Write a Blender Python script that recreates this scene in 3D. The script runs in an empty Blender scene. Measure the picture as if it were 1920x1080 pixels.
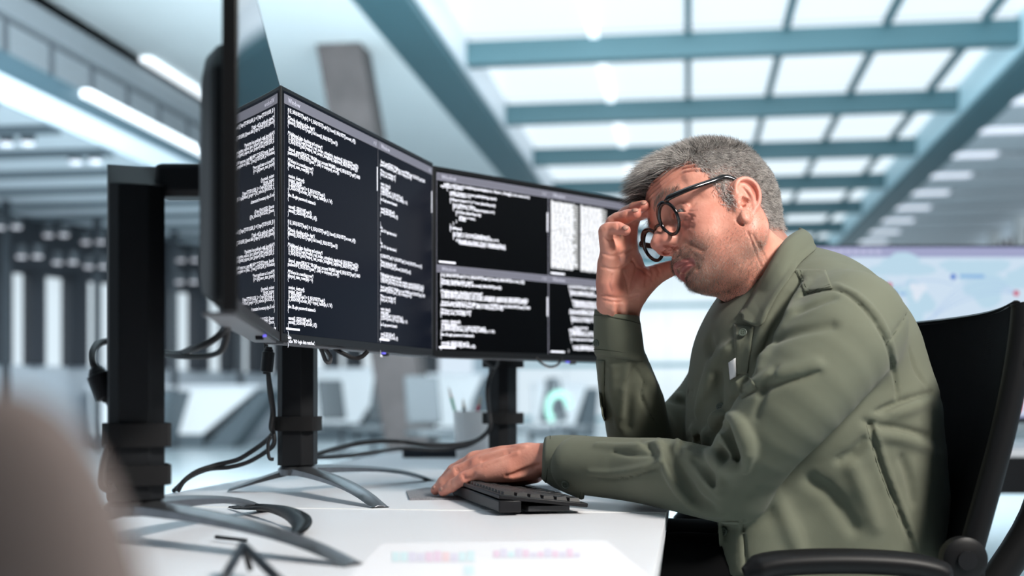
import bpy, bmesh, math, random
import numpy as np
from mathutils import Vector, Matrix
random.seed(7); rng = np.random.default_rng(7)
SC = bpy.context.scene; COL = SC.collection
PI = math.pi
# ---------------------------------------------------------------- frames
FPX = 2300.0; HORIZON = 747.0; CAMZ = 0.90
YAW = math.atan2(330.0, FPX)
CY, SY = math.cos(YAW), math.sin(YAW)
def cw(x, y, z):
    """view frame (right, depth, up from the eye) -> world"""
    return Vector((x*CY - y*SY, x*SY + y*CY, z + CAMZ))
def P(px, py, d):
    return cw((px-960)/FPX*d, d, (HORIZON-py)/FPX*d)
def L(px, py, d):
    return np.array([(px-960)/FPX*d, d, (HORIZON-py)/FPX*d])
def G(px, py, h=0.0, base=0.74):
    d = (CAMZ-base-h)*FPX/(py-HORIZON)
    return P(px, py, d)
M3 = np.array([[CY, -SY, 0], [SY, CY, 0], [0, 0, 1.0]])
def c2w(V):
    return np.asarray(V) @ M3.T + np.array([0, 0, CAMZ])
# ---------------------------------------------------------------- materials
MATS = {}
def mat(name, color=(.5,.5,.5), rough=.5, metal=0., emit=0., ecol=None, spec=.5, coat=0., sheen=0., sss=0., noise=None, bump=None, alpha=1., trans=0., ior=1.45):
    if name in MATS: return MATS[name]
    m = bpy.data.materials.new(name); m.use_nodes = True
    nt = m.node_tree; b = nt.nodes['Principled BSDF']
    def s(k, v):
        if k in b.inputs: b.inputs[k].default_value = v
    c = tuple(color)+(1,)
    s('Base Color', c); s('Roughness', rough); s('Metallic', metal); s('Specular IOR Level', spec); s('Coat Weight', coat)
    s('Sheen Weight', sheen); s('Alpha', alpha); s('Transmission Weight', trans); s('IOR', ior)
    if sss:
        s('Subsurface Weight', sss); s('Subsurface Radius', (1.0,.35,.2)); s('Subsurface Scale', .006)
    if emit:
        s('Emission Color', tuple(ecol or color)+(1,)); s('Emission Strength', emit)
    if noise:   # (scale, colour2, detail[, lo, hi])
        tc = nt.nodes.new('ShaderNodeTexCoord'); n = nt.nodes.new('ShaderNodeTexNoise'); n.inputs['Scale'].default_value = noise[0]
        n.inputs['Detail'].default_value = noise[2]
        r = nt.nodes.new('ShaderNodeValToRGB'); r.color_ramp.elements[0].color = c; r.color_ramp.elements[1].color = tuple(noise[1])+(1,)
        r.color_ramp.elements[0].position = .35; r.color_ramp.elements[1].position = .65
        nt.links.new(tc.outputs['Object'], n.inputs['Vector']); nt.links.new(n.outputs['Fac'], r.inputs['Fac']); nt.links.new(r.outputs['Color'], b.inputs['Base Color'])
    if bump:    # (scale, strength, kind)
        tc = nt.nodes.new('ShaderNodeTexCoord'); bp = nt.nodes.new('ShaderNodeBump'); bp.inputs['Strength'].default_value = bump[1]; bp.inputs['Distance'].default_value = .001
        if bump[2] == 'weave':
            w1 = nt.nodes.new('ShaderNodeTexWave'); w1.inputs['Scale'].default_value = bump[0]; w1.bands_direction = 'X'
            w2 = nt.nodes.new('ShaderNodeTexWave'); w2.inputs['Scale'].default_value = bump[0]; w2.bands_direction = 'DIAGONAL'
            mx = nt.nodes.new('ShaderNodeMath'); mx.operation = 'ADD'
            nt.links.new(tc.outputs['Object'], w1.inputs['Vector']); nt.links.new(tc.outputs['Object'], w2.inputs['Vector'])
            nt.links.new(w1.outputs['Fac'], mx.inputs[0]); nt.links.new(w2.outputs['Fac'], mx.inputs[1]); nt.links.new(mx.outputs[0], bp.inputs['Height'])
        else:
            n = nt.nodes.new('ShaderNodeTexNoise'); n.inputs['Scale'].default_value = bump[0]; n.inputs['Detail'].default_value = 5
            nt.links.new(tc.outputs['Object'], n.inputs['Vector']); nt.links.new(n.outputs['Fac'], bp.inputs['Height'])
        nt.links.new(bp.outputs['Normal'], b.inputs['Normal'])
    MATS[name] = m
    return m
M_white   = mat('white_laminate', (.86,.86,.90), .32, noise=(3,(.84,.84,.885),2))
M_edge    = mat('white_edge_band', (.92,.92,.92), .4)
M_black   = mat('black_plastic', (.010,.010,.012), .45, spec=.3, bump=(900,.15,'n'))
M_pole    = mat('dark_grey_metal', (.009,.010,.012), .5, spec=.25)
M_polelt  = mat('grey_pole_face', (.035,.040,.046), .5, metal=.2)
M_leg     = mat('brushed_gunmetal', (.15,.155,.165), .32, metal=.8, noise=(40,(.18,.185,.20),3))
M_rubber  = mat('cable_rubber', (.012,.012,.014), .5)
M_velcro  = mat('velcro_strap', (.006,.006,.007), .95, bump=(1500,.6,'n'))
M_screen  = mat('glossy_screen', (.003,.003,.005), .008, spec=.55)
M_screenm = mat('satin_screen', (.0015,.0015,.002), .25, spec=.10)
M_screenb = mat('lit_dark_screen', (.002,.0025,.004), .16, emit=1.0, ecol=(.0015,.002,.007), spec=.04)
M_code    = mat('code_glow', (.8,.8,.9), .5, emit=.88, ecol=(.90,.92,1.0))
M_codedim = mat('code_dim_glow', (.5,.5,.6), .5, emit=.42, ecol=(.85,.85,1.0))
M_bar     = mat('title_bar_glow', (.1,.1,.12), .5, emit=.13, ecol=(.75,.75,1.0))
M_barline = mat('title_line_glow', (.2,.2,.25), .5, emit=.35, ecol=(.8,.8,1.0))
M_shell   = mat('monitor_shell', (.007,.007,.008), .42, spec=.3)
M_under   = mat('desk_bounce_grey', (.13,.13,.14), .5)  # grey that stands for light bounced up off the white desk
# ---------------------------------------------------------------- mesh builders
class MB:
    def __init__(s): s.v = []; s.f = []
    def add(s, vs, fs):
        n = len(s.v); s.v += [tuple(map(float, v)) for v in vs]; s.f += [tuple(i+n for i in f) for f in fs]; return s
    def box(s, c, d, m=None):
        x, y, z = [q/2 for q in d]
        vs = [Vector((sx*x, sy*y, sz*z)) for sx in (-1,1) for sy in (-1,1) for sz in (-1,1)]
        if m is not None: vs = [m @ v for v in vs]
        vs = [v+Vector(c) for v in vs]
        return s.add(vs, [(0,1,3,2),(4,6,7,5),(0,4,5,1),(2,3,7,6),(0,2,6,4),(1,5,7,3)])
    def hexa(s, b, t):   # bottom 4, top 4 points (ccw from above)
        return s.add(list(b)+list(t), [(3,2,1,0),(4,5,6,7),(0,1,5,4),(1,2,6,5),(2,3,7,6),(3,0,4,7)])
    def prism(s, poly, z0, z1):
        n = len(poly)
        vs = [(p[0],p[1],z0) for p in poly]+[(p[0],p[1],z1) for p in poly]
        return s.add(vs, [tuple(range(n))[::-1], tuple(range(n,2*n))]+[(i,(i+1)%n,(i+1)%n+n,i+n) for i in range(n)])
    def tube(s, pts, r, n=10, caps=True, flat=1.0):
        pts = [Vector(p) for p in pts]; rs = r if hasattr(r,'__len__') else [r]*len(pts)
        up = None; rings = []
        for i, p in enumerate(pts):
            t = (pts[min(i+1,len(pts)-1)]-pts[max(i-1,0)])
            if t.length < 1e-9: t = Vector((0,0,1))
            t.normalize()
            if up is None:
                up = Vector((0,0,1)) if abs(t.z) < .9 else Vector((1,0,0))
            a = t.cross(up); a.normalize(); up2 = a.cross(t); up2.normalize(); up = up2
            rings.append([p + a*math.cos(2*PI*k/n)*rs[i] + up2*math.sin(2*PI*k/n)*rs[i]*flat for k in range(n)])
        vs = [q for R in rings for q in R]; m = len(pts)
        fs = [(i*n+k, i*n+(k+1)%n, (i+1)*n+(k+1)%n, (i+1)*n+k) for i in range(m-1) for k in range(n)]
        if caps: fs += [tuple(range(n))[::-1], tuple(range((m-1)*n, m*n))]
        return s.add(vs, fs)
    def loft(s, secs, closed=True, caps=True):
        n = len(secs[0]); vs = [q for S in secs for q in S]; m = len(secs)
        kk = n if closed else n-1
        fs = [(i*n+k, i*n+(k+1)%n, (i+1)*n+(k+1)%n, (i+1)*n+k) for i in range(m-1) for k in range(kk)]
        if caps and closed: fs += [tuple(range(n))[::-1], tuple(range((m-1)*n, m*n))]
        return s.add(vs, fs)
    def ell(s, c, r, m=None, nu=20, nv=12):
        vs = []; fs = []
        for j in range(nv+1):
            th = PI*j/nv
            for i in range(nu):
                ph = 2*PI*i/nu; v = Vector((r[0]*math.sin(th)*math.cos(ph), r[1]*math.sin(th)*math.sin(ph), r[2]*math.cos(th)))
                if m is not None: v = m @ v
                vs.append(v+Vector(c))
        for j in range(nv):
            for i in range(nu):
                a, b, c2, d = j*nu+i, j*nu+(i+1)%nu, (j+1)*nu+(i+1)%nu, (j+1)*nu+i
                if j == 0: fs.append((a, c2, d) if True else None)
                elif j == nv-1: fs.append((a, b, d))
                else: fs.append((a, b, c2, d))
        return s.add(vs, [f[::-1] for f in fs])
    def lathe(s, prof, n=24, c=(0,0,0)):
        secs = [[(c[0]+r*math.cos(2*PI*k/n), c[1]+r*math.sin(2*PI*k/n), c[2]+z) for k in range(n)] for r, z in prof]
        return s.loft(secs)
    def build(s, name, m, parent=None, smooth=False, bevel=0, seg=2, solid=0, local=False, sub=0, auto=None):
        me = bpy.data.meshes.new(name)
        V = s.v
        if parent is not None and not local:
            o = rootloc(parent); V = [(a-o[0], b-o[1], c-o[2]) for a, b, c in V]
        me.from_pydata(V, [], s.f); me.update()
        bm = bmesh.new(); bm.from_mesh(me); bmesh.ops.remove_doubles(bm, verts=bm.verts, dist=1e-6); bmesh.ops.recalc_face_normals(bm, faces=bm.faces)
        bm.to_mesh(me); bm.free()
        o = bpy.data.objects.new(name, me); COL.objects.link(o)
        if parent is not None: o.parent = parent
        me.materials.append(m)
        if smooth or bevel:
            for p in me.polygons: p.use_smooth = True
            if not smooth: me.set_sharp_from_angle(angle=math.radians(32))
            if smooth == 'auto': me.set_sharp_from_angle(angle=math.radians(auto or 40))
        if solid:
            q = o.modifiers.new('s','SOLIDIFY'); q.thickness = solid; q.offset = 0
        if bevel:
            q = o.modifiers.new('b','BEVEL'); q.width = bevel; q.segments = seg; q.limit_method = 'ANGLE'; q.angle_limit = math.radians(32)
        if sub:
            q = o.modifiers.new('u','SUBSURF'); q.levels = sub; q.render_levels = sub
        return o
def rootloc(p):
    l = Vector((0,0,0))
    while p is not None: l += p.location; p = p.parent
    return l
def tag(o, label, cat, group=None):
    o['label'] = label; o['category'] = cat
    if group: o['group'] = group
    return o
def thing(name, loc, label, cat, group=None, rz=0):
    o = bpy.data.objects.new(name, None); COL.objects.link(o); o.empty_display_size = .05
    o.location = loc; o.rotation_euler = (0,0,rz)
    return tag(o, label, cat, group)
def struct(o): o['kind'] = 'structure'; return o
def copy_tree(o, parent=None):
    c = o.copy(); COL.objects.link(c)
    if parent is not None: c.parent = parent
    for ch in list(o.children): copy_tree(ch, c)
    return c
def crom(pts, n=8):
    pts = [np.array(p, float) for p in pts]; q = [2*pts[0]-pts[1]]+pts+[2*pts[-1]-pts[-2]]; out = []
    for i in range(1, len(q)-2):
        for k in range(n):
            t = k/n; a, b, c, d = q[i-1:i+3]
            out.append(.5*((2*b)+(-a+c)*t+(2*a-5*b+4*c-d)*t*t+(-a+3*b-3*c+d)*t**3))
    out.append(pts[-1]); return out
def text_mesh(name, body, size, m, parent, xform, align='LEFT', spacing=1.0, sx=1.0, bold=0.0, xlimit=None):
    cu = bpy.data.curves.new('t','FONT'); cu.body = body; cu.size = size; cu.align_x = align; cu.space_line = spacing; cu.resolution_u = 1; cu.offset = bold
    to = bpy.data.objects.new('t', cu); COL.objects.link(to)
    dg = bpy.context.evaluated_depsgraph_get(); dg.update()
    me = bpy.data.meshes.new_from_object(to.evaluated_get(dg))
    bpy.data.objects.remove(to); bpy.data.curves.remove(cu); me.name = name
    if xlimit:
        bm = bmesh.new(); bm.from_mesh(me); bmesh.ops.delete(bm, geom=[v for v in bm.verts if v.co.x*sx > xlimit], context='VERTS'); bm.to_mesh(me); bm.free()
    for v in me.vertices: v.co = xform(v.co.x*sx, v.co.y)
    me.materials.clear(); me.materials.append(m)
    o = bpy.data.objects.new(name, me); COL.objects.link(o); o.parent = parent
    return o
# ================================================================= CAMERA
cam_d = bpy.data.cameras.new('camera'); cam = bpy.data.objects.new('camera', cam_d); COL.objects.link(cam)
cam.location = (0,0,CAMZ); cam.rotation_euler = (PI/2, 0, YAW)
cam_d.sensor_width = 36; cam_d.lens = 36*FPX/1920; cam_d.shift_y = (HORIZON-540)/1920
cam_d.clip_start = .02; cam_d.clip_end = 300
cam_d.dof.use_dof = True; cam_d.dof.focus_distance = 1.78; cam_d.dof.aperture_fstop = 2.6
SC.camera = cam
SC.view_settings.view_transform = 'Standard'; SC.view_settings.look = 'None'; SC.view_settings.gamma = 1; SC.view_settings.exposure = 0.08; SC.view_settings.use_curve_mapping = False
w = bpy.data.worlds.new('sky'); SC.world = w; w.use_nodes = True
w.node_tree.nodes['Background'].inputs[0].default_value = (.75,.88,1,1); w.node_tree.nodes['Background'].inputs[1].default_value = .9
try: SC.cycles.use_denoising = True
except Exception: pass
# ================================================================= ROOM (room axes = world axes, heights above the floor)
def Z(h): return CAMZ+h
M_floor = mat('pale_vinyl_floor', (.58,.68,.72), .25, noise=(.6,(.62,.72,.76),3))
M_ceil  = mat('painted_ceiling', (.80,.84,.84), .7, noise=(.25,(.84,.88,.88),2))
M_slat  = mat('ceiling_panel', (.66,.70,.73), .6)
M_gap   = mat('ceiling_gap', (.13,.16,.18), .8)
M_teal  = mat('teal_painted_steel', (.055,.135,.160), .5)
M_tealin= mat('pale_blue_painted_board', (.55,.78,.86), .5)
M_whitew= mat('white_painted_board', (.85,.88,.92), .5)
M_sky   = mat('frosted_skylight_glass', (.12,.14,.15), .3, emit=1.0, ecol=(.80,.91,.98))
M_win   = mat('daylit_window_glass', (.12,.14,.15), .2, emit=.80, ecol=(.78,.90,.98))
M_lamp  = mat('lamp_diffuser', (.9,.95,1), .3, emit=1.15, ecol=(.88,.95,1.0))
M_lampd = mat('dim_lamp_diffuser', (.9,.95,1), .3, emit=.75, ecol=(.86,.88,1.0))
M_dark  = mat('charcoal_wall', (.030,.034,.042), .6)
M_darkm = mat('dark_steel', (.05,.06,.07), .5)
M_fascia= mat('dark_teal_fascia', (.04,.075,.095), .5)
M_upper = mat('grey_upper_wall', (.20,.23,.25), .7)
M_mullc = mat('cyan_mullion', (.30,.56,.62), .4)
M_conc  = mat('concrete', (.055,.050,.050), .8, noise=(2.5,(.08,.072,.072),5))
Y0, Y1 = -5.0, 50.0
struct(MB().box((1.5,(Y0+Y1)/2,-.05),(24,Y1-Y0,.1)).build('floor', M_floor))
# ceiling: flat part left of the skylight, flat part right of it
cm = MB(); cm.box((-7.3,(Y0+Y1)/2,Z(5.1)),(6.24,Y1-Y0,.2)); struct(cm.build('ceiling', M_ceil))
cm = MB()
y = 2.0
cm.box((9.2,(Y0+Y1)/2,Z(5.25)),(8,Y1-Y0,.1)); struct(cm.build('ceiling', M_gap))
y = 8.0; k = 0
while y < 49:
    if y > 12:
        o = MB().box((9.2,y+.75,Z(5.06)),(7.6,1.75,.10)).build('trim_1', M_slat); struct(o)
        if k % 1 == 0:
            lt = MB().box((5.85,y+1.9,Z(5.02)),(.85,.42,.05)).build('ceiling_light', M_lampd)
            tag(lt, 'bright rectangular ceiling light set between the grey ceiling strips right of the skylight', 'ceiling light', 'ceiling lights right of the skylight')
    y += 2.35; k += 1
# long beams of the skylight well
for (x0,x1,inner,side) in ((-4.18,-3.48,M_whitew,1),(4.87,5.45,M_tealin,-1)):
    o = MB().box(((x0+x1)/2,(Y0+Y1)/2,Z(5.2)),(x1-x0,Y1-Y0,.4)).build('trim_2', M_teal); struct(o)
    xi = x1 if side > 0 else x0
    o = MB().box((xi-side*.05,(Y0+Y1)/2,Z(5.52)),(.1,Y1-Y0,.26) if side>0 else (.1,Y1-Y0,.26)).build('trim_3', inner); struct(o)
o = MB().box((-3.44,(Y0+Y1)/2,Z(5.40)),(.06,Y1-Y0,.56)).build('trim_3', M_whitew); struct(o)
o = MB().box((4.84,(Y0+Y1)/2,Z(5.38)),(.06,Y1-Y0,.56)).build('trim_3', M_tealin); struct(o)
bay = 4.13; yb = [18.9+bay*i for i in range(-3,8)]
struct(MB().box((.7,.6,Z(5.55)),(8.6,11.6,.3)).build('ceiling', M_ceil))  # unseen solid lid over the near bays, added to cut skylight at the desk
for i, y in enumerate(yb):
    if y > 49: break
    o = MB().box((.7,y,Z(5.37)),(8.3,.27,.36)).build('trim_4', M_teal); struct(o)
ys = yb
for i in range(len(ys)-1):
    a, b = ys[i]+.15, ys[i+1]-.15
    if b > 50: break
    wn = bpy.data.objects.new('window_1', None); COL.objects.link(wn); wn.location = (.7,(a+b)/2,Z(5.62)); struct(wn)
    MB().box((.7,(a+b)/2,Z(5.66)),(8.3,b-a,.04)).build('pane', M_sky, wn)
    for x in (0,1.45,2.9,4.3):
        MB().box((x,(a+b)/2,Z(5.55)),(.10,b-a,.12)).build('mullion', M_teal, wn)
    MB().box((-1.42,(a+b)/2,Z(5.55)),(.13,b-a,.08)).build('mullion', M_lamp, wn)  # built as a glowing light strip instead of a plain bar
# mezzanine on the left
XE = -6.9
m = MB(); m.box((-10.0,(8+50)/2,Z(3.18)),(6.2,42,.30)); struct(m.build('trim_5', M_slat))
struct(MB().box((XE,29,Z(3.14)),(.06,42,.28)).build('trim_6', mat('white_fascia', (.46,.54,.60), .5, emit=.04, ecol=(.8,.92,1))))  # faint glow added to brighten the fascia, no lamp in it
struct(MB().box((XE-.02,29,Z(3.40)),(.08,42,.26)).build('trim_6', M_fascia))
for i in range(30):   # soffit gaps
    y = 9.0+i*1.28
    struct(MB().box((-10.0,y,Z(3.01)),(6.0,.30,.06)).build('trim_7', M_gap))
lt = thing('strip_light', (XE+.05,13.2,Z(3.49)), 'long glowing strip light along the mezzanine edge below the railing', 'light')
MB().box((XE+.07,13.2+13,Z(3.495)),(.10,26,.085)).build('diffuser', M_lamp, lt)
MB().box((XE+.03,13.2+13,Z(3.545)),(.14,26,.02)).build('housing', M_fascia, lt)
rl = thing('railing', (XE-.06,12,Z(3.53)), 'dark metal railing with thin posts on the mezzanine edge', 'railing')
MB().box((XE-.06,26,Z(3.93)),(.045,32,.05)).build('handrail', M_darkm, rl)
for i in range(30):
    MB().box((XE-.06,10.84+.93*i,Z(3.74)),(.04,.05,.38)).build('post', M_darkm, rl)
struct(MB().box((-8.1,25,Z(4.3)),(.3,50,1.9)).build('wall_left', M_upper))
lt = thing('strip_light', (-7.8,17,Z(4.9)), 'glowing strip light where the grey upper wall meets the ceiling', 'light')
MB().box((-7.86,17.0+12,Z(4.965)),(.16,24,.05)).build('diffuser', M_lamp, lt)
struct(MB().box((-8.02,25,Z(4.93)),(.14,50,.14)).build('trim_8', M_teal))
# dark window wall under the mezzanine, running obliquely
wa = np.array(cw(-10.5,15.4,0))[:2]; wb = np.array(cw(-2.0,33.6,0))[:2]
wd = (wb-wa); wl = np.linalg.norm(wd); wd /= wl; ang = math.atan2(wd[1], wd[0]); Rw = Matrix.Rotation(ang,3,'Z')
def wp(s, off=0): return (wa[0]+wd[0]*s-wd[1]*off, wa[1]+wd[1]*s+wd[0]*off)
def wbox(s0,s1,z0,z1,off,th,m,name,parent=None):
    c = wp((s0+s1)/2,off); return MB().box((c[0],c[1],(z0+z1)/2),(s1-s0,th,z1-z0),Rw).build(name,m,parent)
struct(wbox(0,wl,Z(2.06),Z(3.05),0,.2,M_dark,'wall_left'))
struct(wbox(0,wl,0,Z(.55),0,.2,mat('pale_low_wall',(.42,.46,.50),.7),'wall_left'))
s = 2.0; k = 0
wid = [.75,.55,.62,.40,.55,.75,.5]
gap = [.42,.30,.48,.30,.42,.36,.5]
while s < wl-1:
    a = s; b = s+wid[k%7]*1.0
    wn = wbox(a,b,Z(.55),Z(2.06),.0,.06,M_win,'window_2'); struct(wn)
    struct(wbox(b,b+gap[k%7],Z(.55),Z(2.06),-.1,.3,M_dark,'trim_9'))
    s = b+gap[k%7]; k += 1
struct(wbox(0,2.0,Z(.55),Z(2.06),0,.2,M_dark,'wall_left'))
for k in range(9):   # slim dark poles in front
    c = wp(2.2+k*1.9,-1.2); struct(MB().box((c[0],c[1],Z(1.0)),(.10,.10,4.0)).build('trim_10', M_darkm))
def spot(loc, label, group):
    t = thing('spotlight', loc, label, 'spotlight', group)
    for dx in (-.13,.13):
        MB().lathe([(.075,0),(.085,.02),(.085,.16)],16,(loc[0]+dx,loc[1],loc[2])).build('housing', M_darkm, t, smooth='auto')
        MB().lathe([(.001,-.03),(.068,-.03),(.075,0)],16,(loc[0]+dx,loc[1],loc[2])).build('lens', M_lampd if 'tall' not in label else mat('faint_lamp',(.5,.5,.5),.4,emit=.38,ecol=(.9,.85,.95)), t)
for (px,py) in ((32,268),(160,302)):
    d = 2.93*FPX/(HORIZON-py); spot(P(px,py,d), 'pair of round spotlights with dark housings hanging under the striped mezzanine ceiling', 'spotlights under the striped ceiling')
for (px,py) in ((15,425),(105,440),(175,453),(55,480),(122,491),(180,499),(352,487),(350,528)):
    t = (px)/1920; d = 19+px*.012; h = (HORIZON-py)/FPX*d
    spot(P(px,py,d-1.2*1), 'pair of small glowing spotlights in front of the dark wall above the tall windows', 'small spotlights over the tall windows')
# slanting concrete pillar
a0 = cw(0,0,0)
def RX(px, py, h):   # room point on a horizontal plane at height h above eye
    d = h*FPX/(HORIZON-py); p = P(px,py,d); return p
t = RX(645,92,5.0); o = t+Vector((1.05,0,-5.9))
m = MB(); q = [(-.32,-.3),(.32,-.3),(.32,.3),(-.32,.3)]
m.hexa([(o.x+a,o.y+b,0) for a,b in q],[(t.x+a,t.y+b,Z(5.0)) for a,b in q])
struct(m.build('trim_11', M_conc))
# far wall: glazed
struct(MB().box((-6.5,49.8,Z(2.3)),(4.5,.2,6.6)).build('wall_back', mat('pale_back_wall',(.62,.70,.74),.7)))
for i in range(10):
    x = -5.5+i*1.9
    wn = bpy.data.objects.new('window_3', None); COL.objects.link(wn); wn.location = (x,46,0); struct(wn)
    MB().box((x,46,Z(2.1)),(1.86,.06,6.0)).build('pane', M_win, wn)
    for z in (-.75,1.25,3.45,5.0):
        MB().box((x,45.9,Z(z)),(1.9,.14,.16)).build('transom', M_mullc, wn)
# right wall with grid windows
for i in range(8):
    y = 22+i*3.0
    wn = bpy.data.objects.new('window_4', None); COL.objects.link(wn); wn.location = (9.2,y,0); struct(wn)
    MB().box((9.2,y,Z(3.1)),(.06,2.6,3.0)).build('pane', mat('dull_window', (.4,.45,.5), .3, emit=.42, ecol=(.8,.85,.9)), wn)
    for z in (2.2,2.8,3.4,4.0): MB().box((9.12,y,Z(z)),(.08,2.8,.10)).build('transom', M_conc, wn)
    for dy in (-1.3,-.6,.1,.8): MB().box((9.12,y+dy,Z(3.1)),(.08,.14,3.0)).build('mullion', M_conc, wn)
    struct(MB().box((9.1,y+1.5,Z(2.0)),(.3,.35,6)).build('trim_12', mat('pale_column', (.6,.62,.62), .7)))
struct(MB().box((9.35,25,Z(.3)),(.1,50,2.4)).build('wall_right', mat('grey_blue_wall', (.30,.40,.44), .7)))
struct(MB().box((8.6,34,Z(1.75)),(1.2,30,.22)).build('trim_13', M_conc))
struct(MB().box((1.5,-5,Z(2.2)),(24,.1,6.4)).build('wall_front', mat('dark_grey_wall', (.06,.065,.07), .8)))
# ================================================================= DESKS
def desk(y0, y1, label, parentloc):
    x0, x1 = -.87, -.03
    d = thing('desk', ((x0+x1)/2,(y0+y1)/2,0), label, 'desk', 'white desks pushed end to end')
    MB().box(((x0+x1)/2,(y0+y1)/2,.7265),(x1-x0,y1-y0,.025)).build('desktop', M_white, d, bevel=.0015)
    for sx in (x0+.05,x1-.05):
        for sy in (y0+.06,y1-.06):
            MB().box((sx,sy,.357),(.05,.05,.714)).build('leg', M_darkm, d, bevel=.003)
    MB().box(((x0+x1)/2,y0+.06,.69),(x1-x0-.15,.03,.05)).build('crossbar', M_darkm, d)
    MB().box(((x0+x1)/2,y1-.06,.69),(x1-x0-.15,.03,.05)).build('crossbar', M_darkm, d)
    return d
YS = cw(0,1.755,0).y
YS = 1.74
d1 = desk(.66, YS-.002, 'near white desk at the front, with the printed chart sheet lying on it', 0)
d2 = desk(YS+.002, 3.62, 'far white desk, with the white pen cup and the two far stands on it', 0)
MB().box((-.45,YS-.0055,.7269),(.84,.007,.0262)).build('edge_band', M_edge, d1)
DT = .739
# ================================================================= MONITORS
CODE = """if ($_REQUEST['login'] != $_REQUEST['login'] || !isset($_REQUEST['account_id']))
{
/*Simple checking of the data*/
if(isset($_REQUEST['login']) && isset($_REQUEST['pass']))
{

/*Additional data checking and striping*/
 $_REQUEST['login']=mysql_real_escape_string(strip_tags(trim($_REQUEST['login'])));
 $_REQUEST['pass']=mysql_real_escape_string(strip_tags(trim($_REQUEST['pass'])));

 $mysql_query('SELECT * FROM mes_account WHERE login=$_REQUEST['login']' AND
password='$_REQUEST['pass']'", $db) or die(mysql_error());

/*If there is a matching row*/
if(mysql_num_rows($q) > 0)
{

 session_destroy();
 session_start();
 $_SESSION['login'] = $_REQUEST['login'];
 $_SESSION['account_id'] = mysql_result($q, 0, 'id');
}
else //Login password mismatch
{

 unset($_SESSION['login']);
 unset($_SESSION['account_id']);
}

"""
TAIL = """}
else
 echo 'NO login data matches';
}"""
CODE2 = """    public void insertCode(String startingImport, Object c, String[] x, int count, int n)
my.vector Operator
        {
            public Output c = new public(String, input);
            int FieldCount = 0;

            if (Report.input != (c * new (char.Report))
            {
                bool dName = false;
                for (int n = 0; n < c.Report.input; n++)
                {
                    if (!Char.(char.Report))
                    {
                        dName = true;
                        break;
                    }
                }
            }
            if (dName)
            {
                int Field = Convert.ToInt(Report);
                for (int n = 0; n < Field(char.Report); n++)
                {
                    if (Field(Body), Field = Field + FieldSetupTime)
                        FieldName(FieldSetup(n) = FieldSetupTime);"""
MW, MH = .60, .362
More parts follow.
